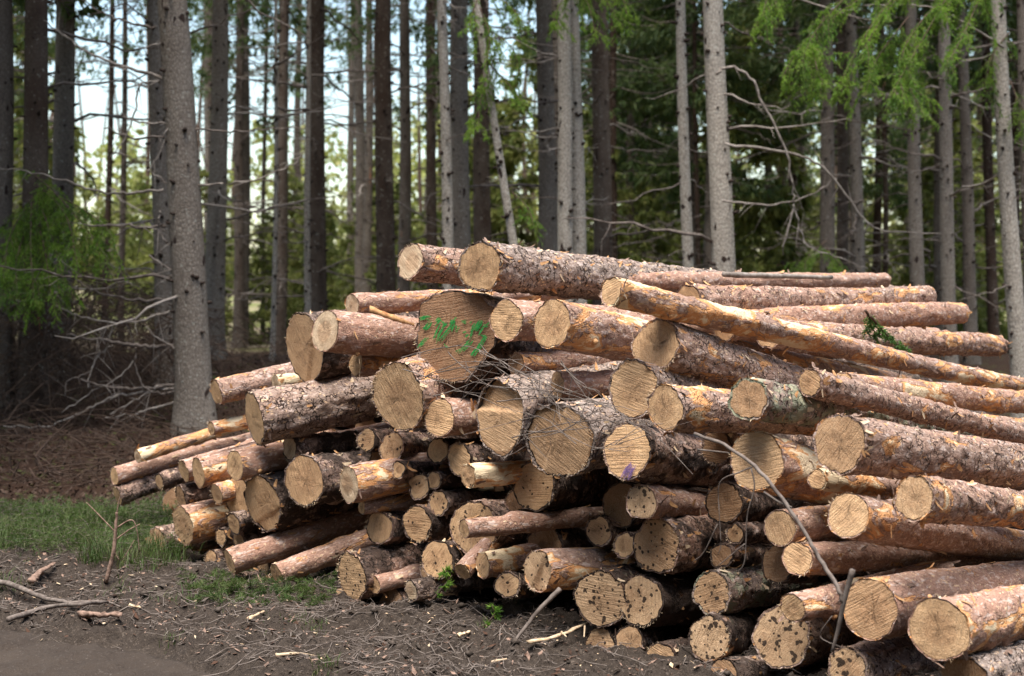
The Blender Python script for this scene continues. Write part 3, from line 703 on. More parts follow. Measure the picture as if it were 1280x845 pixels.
 (329,740,42, 380,735,'muddy','brown','brown butt half buried in the soil under the slanting poles',dict(az=36,off=-.1)),
 (329,708,26, 370,700,'dark','warm','end squeezed between the two slanting poles',dict(az=46,off=.1)),
 (440,720,63, 500,706,'dark','speck','large oval gritty cut with purple-grey bark at lower left centre',dict(az=46,off=-.15,fray=.7,obl=(0.08,-.05))),
 (468,731,23, 505,722,'rose','tan','short thin log lying right of the gritty oval cut',dict(az=54,off=-.1,L=.7)),
 (195,682,46, 240,676,'muddy','brown','brown end behind the grass at the far left foot of the pile',dict(az=44,off=-.1)),
 (241,712,20, 280,706,'muddy','brown','small dark end almost hidden in the shade behind the grass',dict(az=44,off=.05)),
 (375,742,30, 420,735,'muddy','warm','brown log side lying low behind the half-buried butt',dict(az=52,off=.05)),
 (300,724,18, 345,716,'dark','brown','grey sliver of a log under the longer slanting pole',dict(az=52,off=-.05)),
]
for row in T:
    x, y, h, x2, y2, bk, fc, lb, op = row
    r_ = make_log(x, y, h, x2, y2, bk, fc, lb, **op)
    if 'green paint' in lb: GREEN = r_
    if 'violet dye' in lb: VIOLET = r_

# logs deep inside that close the gaps: only shadowed bits of them show
top = [(225, 585), (300, 560), (380, 500), (430, 440), (520, 395), (600, 365), (760, 395), (900, 430), (1050, 500), (1280, 560)]
def top_y(x): return float(np.interp(x, [p[0] for p in top], [p[1] for p in top]))
def bot_y(x): return float(np.interp(x, [200, 400, 600, 800, 1280], [700, 745, 760, 800, 1000]))
rf = random.Random(3)
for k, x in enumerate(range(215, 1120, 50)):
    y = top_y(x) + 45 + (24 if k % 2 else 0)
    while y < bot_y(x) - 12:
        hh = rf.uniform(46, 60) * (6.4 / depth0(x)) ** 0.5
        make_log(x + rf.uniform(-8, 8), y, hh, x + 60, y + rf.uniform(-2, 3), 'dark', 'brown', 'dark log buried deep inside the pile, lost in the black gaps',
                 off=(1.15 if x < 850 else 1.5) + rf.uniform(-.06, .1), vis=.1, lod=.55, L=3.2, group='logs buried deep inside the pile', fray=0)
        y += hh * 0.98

# marks on two cut faces: thin coats of colour lying on the wood
def face_local(lg, px, py):
    """photo position -> local y, z on the plane of the cut"""
    root, P0, a, R, d = lg
    ray = at(px, py, 1.0) - np.array([0, 0, CAMZ]); cam = np.array([0, 0, CAMZ])
    t = np.dot(P0 - cam, a) / np.dot(ray, a); P = cam + ray * t - P0
    ax = Vector(a); yv = Vector((0, 0, 1)).cross(ax).normalized(); zv = ax.cross(yv)
    return float(np.dot(P, np.array(yv))), float(np.dot(P, np.array(zv)))
def paint_stroke(lg, pts, w, mat, name, rg):
    L = [face_local(lg, *p) for p in pts]
    P = smooth_pts([(0, a, b) for a, b in L], 8)
    mb = MB(); s_ = lg[4] / F
    for e in range(5):   # several thin bristle-like streaks per stroke
        offy = rg.uniform(-.65, .65, 2) * w * s_
        a0, b0 = sorted(rg.uniform(0, 1, 2)); a0 *= .3; b0 = 1 - (1 - b0) * .3
        Q = P[int(a0 * (len(P) - 1)):max(int(b0 * (len(P) - 1)) + 1, int(a0 * (len(P) - 1)) + 3)]
        T_ = np.gradient(Q, axis=0); T_ /= np.linalg.norm(T_, axis=1, keepdims=True) + 1e-9
        N_ = np.stack([0 * T_[:, 0], -T_[:, 2], T_[:, 1]], -1)
        ww = w * s_ * 0.19 * np.abs(np.sin(np.linspace(0.4, 2.9, len(Q))) + rg.uniform(-.3, .3, len(Q)))[:, None]
        Q = Q + [0, offy[0], offy[1]]; Q[:, 0] = -0.0075 - 0.0006 * e
        k = len(Q); V = np.vstack([Q - N_ * ww, Q + N_ * ww]); i = np.arange(k - 1)
        mb.add(V, np.stack([i, i + 1, k + i + 1, k + i], -1))
    return mb.build(name, mat, lg[0], smooth=False)
def Z1(p): return (500 + p[0] / 6.036, 350 + p[1] / 6.036)
rg = np.random.default_rng(5)
strokes = [  # traced in the enlarged view of the butt
 ([(155,300),(205,290),(245,300)],5), ([(240,305),(205,360),(180,375)],5), ([(200,360),(185,380)],3), ([(215,435),(170,480),(140,515)],4),
 ([(285,330),(310,305),(325,310)],5), ([(310,325),(275,400),(250,460)],3), ([(320,310),(340,330),(355,305)],5), ([(350,310),(300,400),(265,480)],3),
 ([(390,330),(410,305),(425,312)],6), ([(405,330),(345,410),(290,480)],3), ([(425,315),(400,350),(385,400)],4), ([(440,350),(430,385)],4),
 ([(465,310),(490,318),(500,300)],3), ([(490,412),(508,405)],6), ([(545,350),(562,330)],5), ([(560,335),(545,390),(530,470)],3),
 ([(630,325),(600,375),(578,415)],7), ([(640,345),(665,345),(685,325)],3), ([(615,405),(645,425),(630,465)],5), ([(640,440),(600,510),(550,560)],4),
 ([(545,455),(530,475),(520,480)],5), ([(530,470),(480,520),(410,560)],3), ([(345,490),(355,510),(370,520)],3), ([(580,520),(560,550),(540,565)],5),
]
for pts, w in strokes:
    paint_stroke(GREEN, [Z1(p) for p in pts], w, M_PAINT, 'paint_stroke', rg)
for e in range(3):
    paint_stroke(VIOLET, [(778 + e * 4, 598), (784 + e * 3, 588), (790 + e * 2, 580)], 7, M_VIOLET, 'dye_stain', rg)
print('logs', LOGI[0])

#@@PART2
# ------------------------------------------------------------------ trees
def trunk_mesh(rm, H, zmid, seed, lean, knots=True, n=18, dead=10):
    """tapered trunk in local coordinates, lean = x(z) function; a flare at the foot, whorls of dark stubs"""
    rg = np.random.default_rng(seed)
    zs = np.concatenate([[-0.5, -0.1, 0, .12, .3, .5], np.arange(.8, min(H, 9), .16), np.arange(min(H, 9), H, .8), [H]])
    th = np.arange(n) * 2 * math.pi / n
    Z, TH = np.meshgrid(zs, th, indexing='ij')
    r = rm * np.clip(1 - (Z - zmid) / (H * 1.05), 0.04, 3)
    r = r * (1 + 0.35 * np.exp(-np.maximum(Z, 0) / 0.3) * (1 + .35 * np.cos(3 * TH + seed)))
    r = r * (1 + 0.05 * fbm(np.stack([np.cos(TH) * 1.3, np.sin(TH) * 1.3, Z * 1.1], -1) + seed, seed, 3))
    wx, wy = rg.uniform(-1, 1, 2)
    cx = lean(Z) + 0.02 * np.sin(Z * 0.8 + wx * 3); cy = 0.03 * np.sin(Z * 0.6 + wy * 3)
    mb = MB(); V = np.stack([cx + r * np.cos(TH), cy + r * np.sin(TH), Z], -1).reshape(-1, 3)
    i = np.arange(len(zs) - 1)[:, None] * n; j = np.arange(n)[None]; j2 = (j + 1) % n
    mb.add(V, np.stack([i + j, i + j2, i + n + j2, i + n + j], -1).reshape(-1, 4))
    if knots:
        z = 0.6
        while z < min(H * .6, 9):
            for _ in range(rg.integers(1, 5)):
                t = rg.uniform(0, 6.28); zz = z + rg.normal(0, .05)
                rr = float(np.interp(zz, zs, r.mean(1))); c = np.array([float(lean(np.array(zz))) + .02 * math.sin(zz * .8 + wx * 3), .03 * math.sin(zz * .6 + wy * 3), zz])
                d = np.array([math.cos(t), math.sin(t), rg.uniform(-.1, .4)]); s = rg.uniform(.009, .02)
                tube(mb, [c + d * rr * .9, c + d * (rr + rg.uniform(.01, .06))], [s * 1.5, s * .8], 5, 1)
            z += rg.uniform(.12, .32)
    return mb, (wx, wy)

def dead_branch_mesh(seed, L, droop=.25, twigs=8, mat=None, r0=.011):
    rg = np.random.default_rng(seed); mb = MB(); k = 9
    s = np.linspace(0, 1, k)
    wob = np.cumsum(rg.normal(0, .03, (k, 3)), axis=0) * L
    P = np.stack([s * L, wob[:, 1], -droop * L * s ** 1.5 + .35 * L * droop * s ** 4 + wob[:, 2] * .6], -1); P[0] = 0
    tube(mb, P, r0 * (1 - .8 * s) + .0012, 5)
    for _ in range(twigs):
        i = rg.integers(2, k - 1); l = rg.uniform(.12, .45) * L * .6
        d = np.array([rg.uniform(.3, 1), rg.choice([-1, 1]) * rg.uniform(.3, 1), rg.uniform(-.7, .15)]); d /= np.linalg.norm(d)
        Q = P[i] + np.outer(np.linspace(0, 1, 5), d) * l + np.cumsum(rg.normal(0, .02, (5, 3)), axis=0) * np.linspace(0, 1, 5)[:, None]
        tube(mb, Q, [.004, .0032, .0025, .002, .001], 3, cap=False)
    return mb.mesh('dead_branch', mat or M_TWIG)
DB = [dead_branch_mesh(200 + i, 1.0, random.uniform(.05, .4), random.randint(4, 10), M_TWIG if i % 3 else M_TWIG2) for i in range(8)]

def sprays(rg, base, direction, n_per, length, width, spread=.5, droop=.35):
    """needle sprays: short tapering blades starting along each base point"""
    N = len(base); idx = np.repeat(np.arange(N), n_per); M = len(idx)
    d = direction[idx] + rg.normal(0, spread, (M, 3)); d[:, 2] -= droop * rg.random(M); d /= np.linalg.norm(d, axis=1, keepdims=True)
    s = np.cross(d, rg.normal(0, 1, (M, 3))); s /= np.linalg.norm(s, axis=1, keepdims=True) + 1e-9
    l = length * rg.uniform(.5, 1.2, M)[:, None]; w = width * rg.uniform(.6, 1.3, M)[:, None]; b = base[idx]
    V = np.stack([b - s * w * .3, b + d * l * .45 - s * w, b + d * l, b + d * l * .4 + s * w], 1)
    return V.reshape(-1, 3), np.arange(M * 4).reshape(-1, 4)

def crown_mesh(seed, H, rmax, density=1.0, mat=None, bare=0.25, per=5, sl=.16, sw=.022, whorl=.38):
    """spruce crown from z=0 to H: whorls of drooping boughs carrying hanging sprays"""
    rg = np.random.default_rng(seed); mb = MB(); B = []; D = []; z = 0
    while z < H - .2:
        f = 1 - z / H
        R = rmax * (f ** .75) * (0.55 + .45 * min(1, z / (H * bare) + .2))
        nb = rg.integers(5, 8)
        for k in range(nb):
            if rg.random() > density: continue
            t = rg.uniform(0, 6.283); l = R * rg.uniform(.6, 1.15); s = np.linspace(0, 1, 7)
            e = np.array([math.cos(t), math.sin(t)]); dz = -.32 * l * s + .22 * l * s ** 3 + rg.uniform(-.1, .1)
            P = np.stack([e[0] * l * s, e[1] * l * s, z + dz], -1)
            tube(mb, P, .012 * (1 - .8 * s) + .002, 3, 1, cap=False)
            m = max(6, int(l * 17)); u = rg.uniform(.18, 1, m) ** .8
            side = rg.uniform(-1, 1, m) * .33 * l * (1.1 - u)
            Q = np.stack([e[0] * l * u - e[1] * side, e[1] * l * u + e[0] * side, z + np.interp(u, s, dz) - rg.uniform(0, .28, m) * min(1, l)], -1)
            B.append(Q); dd = np.stack([e[0] * .6 - e[1] * side / l, e[1] * .6 + e[0] * side / l, -.45 + 0 * u], -1); D.append(dd)
        z += whorl * rg.uniform(.8, 1.2)
    B = np.concatenate(B); D = np.concatenate(D)
    V, Q = sprays(rg, B, D, per, sl, sw, .55, .5)
    mb.add(V, Q, m=0)
    return mb.mesh('crown', [mat or M_NEEDLE, M_TWIG])
CROWN = [crown_mesh(300 + i, 11, 2.3, .7, per=6, sl=.20, sw=.022) for i in range(3)]
THIN = [crown_mesh(340 + i, 11, 2.2, .42, per=5, sl=.17, sw=.018, whorl=.5) for i in range(3)]
YOUNG = [crown_mesh(320 + i, 5, 1.7, .95, M_NEEDLE2, .05, per=7, sl=.20, sw=.03, whorl=.3) for i in range(3)]

TREES = []
def make_tree(xt, xb, yb, w, D, label, tone=.4, H=None, h0=None, dead=18, name='spruce_tree', group=None, n=18, crown=True, dl=(0.8, 1.8), zmin=.8, az=None):
    A = at(xt, 0, D); B = at(xb, yb, D)
    k = (A[0] - B[0]) / (A[2] - B[2])
    gx = B[0] + k * (gz(B[0], D) - B[2]); g0 = gz(gx, D)
    H = H or random.uniform(15, 19); seed = int(abs(xt) * 7 + D * 13) + len(TREES)
    rm = w / 2 * D / F; zm = (A[2] + B[2]) / 2 - g0
    root = empty(name, (gx, D, g0)); tag(root, label, 'tree', group or 'spruce trees standing behind the log pile')
    lean = lambda z: k * z
    mb, wv = trunk_mesh(rm, H, zm, seed, lean, n=n)
    tr = mb.build('trunk', [M_TREE, M_KNOT], root); tr['tone'] = float(tone)
    if crown:
        h0 = h0 if h0 is not None else (random.uniform(7.6, 8.6) if D < 18 else random.uniform(5.8, 8))
        c = put('crown', random.choice(CROWN if (xt > 740 and D > 21 and random.random() < .55) or D < 18 else THIN), root); sc = (H - h0) / 11 * 1.04
        c.location = (k * h0, 0, h0); c.rotation_euler = (0, k * 1.0, random.uniform(0, 6.28)); c.scale = (random.uniform(.8, 1.15),) * 2 + (sc,)
    hd = (h0 or 7) + 1
    for i in range(dead):
        z = random.uniform(zmin, min(hd, 9)); b = put('dead_branch', random.choice(DB), root)
        t = az() if az else random.uniform(0, 6.283); s = random.uniform(*dl); r = rm * (1 - (z - zm) / (H * 1.05)) * .8
        b.location = (k * z + math.cos(t) * r, math.sin(t) * r, z); b.rotation_euler = (random.uniform(-.5, .5), random.uniform(-.3, .35), t); b.scale = (s, s, s)
    TREES.append((root, gx, D, k, g0)); return root

def traced_branch(root, px, D, w0, w1=1.0, dy=0.0, twigs=6, mat=None):
    """a dead limb that follows a curve, from thin tip or thick foot at given widths"""
    pts = [at(p[0], p[1], D + dy * i / max(1, len(px) - 1)) - np.array(root.location) for i, p in enumerate(px)]
    P = smooth_pts(pts, 6); k = len(P); r = np.linspace(w0 * .8, w1 * .72, k) * .5 * D / F
    mb = MB(); rg = np.random.default_rng(int(px[0][0] * 3 + px[0][1]))
    P = P + rg.normal(0, .008, P.shape); tube(mb, P, r, 6)
    for _ in range(twigs):
        i = rg.integers(1, k - 1); d = rg.normal(0, 1, 3); d[2] -= .4; d[0] -= .4; d /= np.linalg.norm(d); l = rg.uniform(.12, .4)
        Q = P[i] + np.outer(np.linspace(0, 1, 5), d) * l; Q[:, 2] -= .15 * l * np.linspace(0, 1, 5) ** 2
        tube(mb, Q, np.linspace(max(.003, r[i] * .5), .001, 5), 3, cap=False)
    return mb.build('dead_branch', mat or M_TWIG2, root)

def bough(root, px, D, dy=-.6, dens=1.0, hang=.28, mat=None, w=.30, seed=0):
    """a living bough: curved stem, hanging side twigs clothed in fine needles"""
    rg = np.random.default_rng(int(abs(px[0][0]) * 5 + abs(px[0][1])) + seed)
    pts = [at(p[0], p[1], D + dy * i / max(1, len(px) - 1)) - np.array(root.location) for i, p in enumerate(px)]
    P = smooth_pts(pts, 8); k = len(P); mb = MB(); tube(mb, P, np.linspace(.008, .002, k), 5, 1)
    Ltot = np.linalg.norm(np.diff(P, axis=0), axis=1).sum()
    axes = [P]
    for _ in range(int(Ltot * 9)):
        i = rg.integers(1, k - 1); t0 = P[min(i + 1, k - 1)] - P[i - 1]; t0 = t0 / np.linalg.norm(t0); d0 = t0 * .7 + rg.normal(0, .55, 3); d0[2] -= hang * rg.uniform(.5, 4); d0 /= np.linalg.norm(d0)
        l0 = w * rg.uniform(.6, 1.9) * (1.1 - .5 * i / k); s0 = np.linspace(0, 1, 9)[:, None]; A_ = P[i] + d0 * l0 * s0; A_[:, 2] -= .3 * l0 * s0[:, 0] ** 2
        A_ += np.cumsum(rg.normal(0, .006, A_.shape), 0); tube(mb, A_, np.linspace(.004, .0015, 9), 3, 1, cap=False); axes.append(A_)
    bs, Ts, us = [], [], []
    for n_, A_ in enumerate(axes):
        kk = len(A_); la = np.linalg.norm(np.diff(A_, axis=0), axis=1).sum(); mm = max(5, int(la * (30 if n_ == 0 else 42) * dens))
        u = rg.uniform(.10, 1, mm); ii = u * (kk - 1); i0 = np.clip(ii.astype(int), 0, kk - 2); f = (ii - i0)[:, None]
        bs.append(A_[i0] * (1 - f) + A_[i0 + 1] * f); t1 = A_[i0 + 1] - A_[i0]; Ts.append(t1 / np.linalg.norm(t1, axis=1, keepdims=True)); us.append(u)
    b = np.concatenate(bs); T = np.concatenate(Ts); u = np.concatenate(us); m = len(b)
    side = np.cross(T, [0, 0, 1.0]); side /= np.linalg.norm(side, axis=1, keepdims=True) + 1e-9
    sg = rg.choice([-1, 1], m)[:, None]
    d = T * .55 + side * sg * rg.uniform(.15, 1, (m, 1)) ; d[:, 2] -= hang * 3 * rg.uniform(-.2, 1, m); d /= np.linalg.norm(d, axis=1, keepdims=True)
    ln = .42 * w * (1.15 - u * .55)[:, None] * rg.uniform(.4, 1.2, (m, 1)); q = 5
    s = np.linspace(0, 1, q)
    TW = b[:, None] + d[:, None] * (ln[:, None] * s[None, :, None]); TW[..., 2] -= (.25 * ln * s[None] ** 2)
    sd = np.cross(d, rg.normal(0, 1, (m, 3))); sd /= np.linalg.norm(sd, axis=1, keepdims=True)
    Vt = np.stack([TW - sd[:, None] * .0016, TW + sd[:, None] * .0016], 2).reshape(m, q * 2, 3)
    i = np.arange(q - 1) * 2; qd = np.stack([i, i + 1, i + 3, i + 2], -1)
    mb.add(Vt.reshape(-1, 3), (np.arange(m)[:, None, None] * q * 2 + qd[None]).reshape(-1, 4), m=1)
    nd = 16; uu = rg.uniform(0, 1, (m, nd)) * (q - 1); j0 = np.clip(uu.astype(int), 0, q - 2); fr = (uu - j0)[..., None]
    r_ = np.arange(m)[:, None]; nb = TW[r_, j0] * (1 - fr) + TW[r_, j0 + 1] * fr
    dn = d[:, None] * .8 + rg.normal(0, .55, (m, nd, 3)); dn /= np.linalg.norm(dn, axis=2, keepdims=True)
    sn = np.cross(dn, rg.normal(0, 1, (m, nd, 3))); sn /= np.linalg.norm(sn, axis=2, keepdims=True)
    l = rg.uniform(.018, .034, (m, nd, 1)); wd = .0036
    V = np.stack([nb - sn * wd, nb + sn * wd, nb + dn * l], 2).reshape(-1, 3)
    mb.add(V, None, np.arange(len(V)).reshape(-1, 3), 0)
    return mb.build('bough', [mat or M_BOUGH, M_BRUSH], root)

left = lambda: random.uniform(math.pi * .6, math.pi * 1.5)
# the big spruce at the left and the trunks one can tell apart: x at the frame top, x and y low down, width, distance
BIG = make_tree(213, 248, 540, 41, 14.0, 'big leaning spruce at left with many bare dead branches, right above the log ends', .40, H=19, h0=8, dead=10, n=28)
S2 = make_tree(196, 206, 540, 22, 16.5, 'greyish spruce standing close behind the big leaning one', .45, dead=10)
S3 = make_tree(274, 268, 465, 23, 20, 'straight grey-brown spruce just right of the big leaning one', .45, dead=16)
S4 = make_tree(8, 2, 320, 17, 22, 'dark spruce cut by the left edge of the photo', .05, dead=14)
S5 = make_tree(47, 40, 420, 30, 15.5, 'thick dark spruce at far left above the green bough', .08, dead=14)
S6 = make_tree(82, 76, 300, 25, 17.5, 'brownish spruce second to the right of the left edge trunk', .35, dead=12)
make_tree(141, 132, 380, 7, 27, 'very thin dark stem in the bright sky gap at left', .0, dead=16, h0=6)
make_tree(157, 152, 380, 7, 27.5, 'very thin brown stem right of the thinnest dark one in the sky gap', .2, dead=16, h0=6)
make_tree(301, 298, 415, 12, 28, 'narrow spruce between the grey-brown one and a whip-thin stem', .2, dead=16, h0=5)
make_tree(333, 328, 410, 5, 30, 'whip-thin stem between two narrow dark trunks', .2, dead=10, h0=5.5)
make_tree(357, 350, 410, 13, 27, 'narrow dark spruce behind a pale leaning pole', .15, dead=18, h0=5)
make_tree(346, 341, 440, 5, 20, 'pale thin pole standing before a narrow dark spruce', .9, dead=8, H=9, crown=False)
make_tree(395, 394, 380, 20, 22, 'dark spruce with a pale sliver of a stem at its left', .12, dead=18)
make_tree(384, 386, 385, 7, 21, 'pale sliver of a stem touching the dark spruce at its right', .8, dead=6, H=12, crown=False)
make_tree(480, 481, 365, 22, 22, 'dark brown spruce rising above the reddish log at upper left', .06, dead=20)
make_tree(507, 504, 355, 14, 25, 'slimmer brown spruce above the left end of the topmost logs', .25, dead=18, h0=6)
make_tree(539, 540, 305, 12, 28, 'dark slim spruce just left of a pale grey pole', .05, dead=18, h0=5)
make_tree(552, 558, 305, 13, 17, 'pale grey pole-like spruce above the topmost left log', .95, dead=14, dl=(.4, 1))
make_tree(573, 578, 305, 23, 19, 'grey-brown spruce touching a darker one, behind the pile top', .42, dead=16)
make_tree(601, 604, 300, 20, 24, 'dark spruce behind the leaning pale pole', .1, dead=18, h0=5.5)
LP = make_tree(597, 641, 305, 10, 15.5, 'pale slender pole leaning to the left above the pile top', .95, dead=8, H=10, crown=False, dl=(.3, .8))
make_tree(680, 684, 310, 22, 19.5, 'brown spruce left of the pale twin trunks', .35, dead=18)
make_tree(703, 707, 310, 18, 16.8, 'left one of the pale grey twin trunks at centre', .92, dead=14, dl=(.4, 1))
S20 = make_tree(716, 721, 315, 19, 17, 'right one of the pale grey twin trunks at centre', .98, dead=14, dl=(.5, 1.2))
make_tree(751, 752, 320, 22, 21, 'dark brown spruce right of the pale twin trunks', .12, dead=20)
make_tree(768, 765, 320, 10, 27, 'shadowy stem at the right side of the dark brown central spruce', .0, dead=12, h0=5)
make_tree(852, 859, 330, 13, 16.5, 'pale thin spruce with a reddish scar right of centre', .95, dead=14, dl=(.4, 1.2))
make_tree(868, 872, 330, 6, 27, 'thin dark stem behind the pale one right of centre', .0, dead=12, h0=5)
S23 = make_tree(893, 903, 335, 27, 15.5, 'stout pale grey spruce ringed with dark knots, right of centre', .92, dead=12)
make_tree(806, 804, 330, 6, 32, 'faint thin stem in the gap right of the centre trunks', .05, dead=12, h0=4)
S25 = make_tree(1030, 1036, 330, 17, 22, 'left one of three brown trunks under the fresh green boughs', .3, dead=18)
make_tree(1050, 1054, 330, 14, 24, 'middle one of three trunks under the fresh green boughs', .12, dead=18, h0=5)
make_tree(1062, 1074, 330, 14, 22, 'right one of three trunks under the fresh green boughs', .5, dead=14)
make_tree(1137, 1148, 360, 16, 21, 'grey trunk behind the end of the fresh green boughs', .45, dead=16)
make_tree(1177, 1188, 380, 16, 19.5, 'grey slim spruce above the knotty log ends at right', .5, dead=14)
make_tree(1201, 1213, 400, 14, 22, 'brown slim spruce between two grey ones at right', .3, dead=16)
make_tree(1232, 1241, 420, 12, 24, 'dark narrow spruce left of the pale right-edge trunk', .0, dead=14, h0=5)
S30 = make_tree(1249, 1273, 470, 20, 16, 'pale blue-grey spruce at the right edge leaning left, with bare stubs', .95, dead=14, dl=(.4, 1.0))
make_tree(1278, 1284, 440, 12, 20, 'narrow trunk cut by the right edge of the photo', .3, dead=12)
make_tree(975, 978, 330, 8, 30, 'dim stem between the stout pale spruce and the three brown trunks', .05, dead=16, h0=4)
make_tree(1104, 1106, 330, 6, 30, 'dim thin stem right of the three brown trunks', .05, dead=14, h0=4)
# more of the forest behind and to both sides
rt = random.Random(11)
for k in range(64):
    D = rt.uniform(23, 50) if k < 50 else rt.uniform(14, 26)
    if k < 50: x = rt.choice([rt.uniform(-20, 20), rt.uniform(250, 560), rt.uniform(600, 1300), rt.uniform(760, 1300), rt.uniform(760, 1300)])
    else: x = rt.choice([rt.uniform(-500, -40), rt.uniform(1330, 1900)])
    make_tree(x, x + rt.choice([-1, 1]) * rt.uniform(0, 4) + (rt.random() < .12) * rt.uniform(-25, 25), 350, rt.uniform(.16, .26) * F / D, D, 'slim shadowy spruce far back in the crowd of distant trunks' if k < 50 else 'spruce standing in the forest beside the view',
              rt.uniform(0, .4), h0=rt.uniform(3.2, 6.5) if x > 740 else rt.uniform(5, 8), dead=8 if k < 50 else 5, n=10, group='distant spruces of the forest')
for k in range(62):   # young spruces and bushes in the light beyond
    D = rt.uniform(27, 56); x = rt.uniform(-60, 1320)
    A = at(x, 400, D); root = empty('young_spruce', (A[0], D, gz(A[0], D))); tag(root, 'young light green spruce in the sun behind the trunks', 'tree', 'young spruces in the light behind the trunks')
    c = put('crown', rt.choice(YOUNG), root); s = rt.uniform(.7, 1.7) * (.5 if 60 < x < 240 else .6 if 240 <= x < 570 else 1); c.scale = (s * .85, s * .85, s); c.rotation_euler = (0, 0, rt.uniform(0, 6.28)); c.location = (0, 0, .1)

# unseen forest added behind and beside the viewer to block low sky light
rb = random.Random(5)
for k in range(66):
    if k < 40: x, y = -24 + k * 1.2 + rb.uniform(-.4, .4), -8 - rb.uniform(0, 5) - 2 * abs(math.sin(k))
    else: x, y = rb.choice([-1, 1]) * rb.uniform(11, 18), rb.uniform(-8, 8)
    if x > 0 and y > 0: x += 4
    root = empty('spruce_tree', (x, y, 0)); tag(root, 'spruce on the far side of the mud track', 'tree', 'spruces across the mud track'); mb, _ = trunk_mesh(.14, 15, 2, 900 + k % 4, lambda z: z * 0, n=8, knots=False)
    tr = mb.build('trunk', [M_TREE, M_KNOT], root); tr['tone'] = .3
    for j in range(1): c = put('crown', CROWN[k % 3], root); c.location = (0, 0, .3); c.scale = (1.5, 1.5, 1.6); c.rotation_euler = (0, 0, k * 1.3)

for i, (x, y) in enumerate([(-5.9, 9.3), (-6.6, 12.2), (-5.6, 15.5), (-8.5, 10.5), (-7.5, 18)]):   # unseen, added so their crowns shade the floor at the left
    root = empty('spruce_tree', (x, y, gz(x, y))); tag(root, ['spruce just outside the left edge, nearest the track', 'second spruce outside the left edge', 'third spruce outside the left edge, beside the dry brush', 'outer spruce beyond the left edge', 'rearmost spruce outside the left edge'][i], 'tree', 'spruces just outside the left edge')
    mb, _ = trunk_mesh(.16, 17, 2, 950 + i, lambda z: z * 0, n=12); tr = mb.build('trunk', [M_TREE, M_KNOT], root); tr['tone'] = .3
    c = put('crown', CROWN[i % 3], root); c.location = (0, 0, 5.2); c.scale = (1.5, 1.5, 1.1); c.rotation_euler = (0, 0, i)

# dead limbs of the big spruce, each followed from the photograph
for i, (px, w0, w1) in enumerate([
    ([(96,-4),(128,16),(160,29),(195,34)],2,5), ([(54,26),(77,42),(102,61),(137,77),(172,88),(219,102)],2,7), ([(153,145),(179,153),(227,153)],2,5),
    ([(131,160),(160,171),(206,172)],2,5), ([(0,209),(48,217),(89,228),(128,240),(166,241),(205,236)],2,6), ([(209,160),(204,182),(188,211),(191,217),(214,232)],2,4),
    ([(367,158),(335,161),(287,164),(240,161)],1.5,4), ([(380,188),(367,204),(335,220),(287,230),(235,232)],1.5,4), ([(137,198),(157,172),(169,137),(176,105),(200,102)],2,4),
    ([(106,281),(153,283),(208,285)],3,6), ([(200,264),(199,288),(209,304),(220,301)],3,5), ([(186,319),(206,333),(229,345)],3,5),
    ([(82,338),(106,358),(131,368),(167,375),(214,375)],2.5,6), ([(21,377),(53,370),(98,358)],2.5,4), ([(66,381),(96,393),(135,402),(170,402),(212,390)],2.5,6),
    ([(83,418),(121,425),(160,430),(192,434),(222,432)],4,9), ([(183,407),(199,425),(220,437),(236,452)],2,5), ([(4,533),(57,533),(92,521),(121,505),(153,494),(185,489),(225,484)],2.5,5),
    ([(101,475),(142,484),(177,485),(222,482)],3,6), ([(138,517),(160,505),(185,491),(202,480)],2.5,4), ([(130,523),(170,516),(199,508),(230,500)],2.5,5),
    ([(170,434),(170,459),(181,484),(202,491),(238,489)],2,4), ([(188,545),(228,541)],5,5), ([(110,487),(117,455),(137,432)],2,3), ([(82,494),(85,476),(110,466),(121,445),(141,432)],2,3),
    ([(75,517),(110,494),(142,476),(170,448)],2,3), ([(180,60),(206,50),(222,36)],2,4)]):
    traced_branch(BIG, px, 13.9, w0, w1, dy=.1, twigs=6, mat=M_TWIG2 if i % 3 else M_TWIG)
traced_branch(S23, [(896,92),(908,84),(937,97),(957,137),(981,185),(991,233),(991,261),(977,318)], 14.8, 5, 3)
traced_branch(S23, [(991,255),(1000,285),(1013,310),(1050,322),(1085,338)], 14.6, 3, 1.5)
traced_branch(S23, [(905,179),(985,191),(1033,213),(1077,270),(1105,288),(1178,292)], 15, 5, 2)
traced_branch(S23, [(905,250),(960,257),(1010,245),(1045,222)], 15, 4, 2)
traced_branch(S30, [(1255,60),(1210,30),(1160,8),(1080,6)], 15.6, 4, 2)
# living boughs
for i, px in enumerate([[(1262,-70),(1180,-30),(1080,25),(1000,90),(965,150)], [(1262,-90),(1170,-30),(1090,60),(1035,170)], [(1262,-60),(1200,0),(1150,90),(1105,180)],
           [(1262,-110),(1120,-70),(1000,-20),(950,30),(940,60)], [(1262,-40),(1225,30),(1200,90),(1180,130)], [(1262,-100),(1140,-50),(1060,20),(1010,80),(990,130)],
           [(1150,100),(1130,150),(1150,205)], [(1250,-60),(1160,-10),(1110,40),(1070,110)], [(1130,60),(1090,120),(1075,170)], [(1262,-80),(1210,20),(1160,50),(1120,120),(1125,190)], [(1000,80),(1010,130),(1018,160)]]):
    bough(S30, [(1262 - (1262 - a) * .96, b * .85 - 30) for a, b in px], 15.2, -1.6, 1.2, w=.27, seed=i)
for i, px in enumerate([[(1262,40),(1240,70),(1230,110)], [(1262,100),(1275,130),(1290,150)]]): bough(S30, px, 16, -.4, 1, w=.3, seed=i)
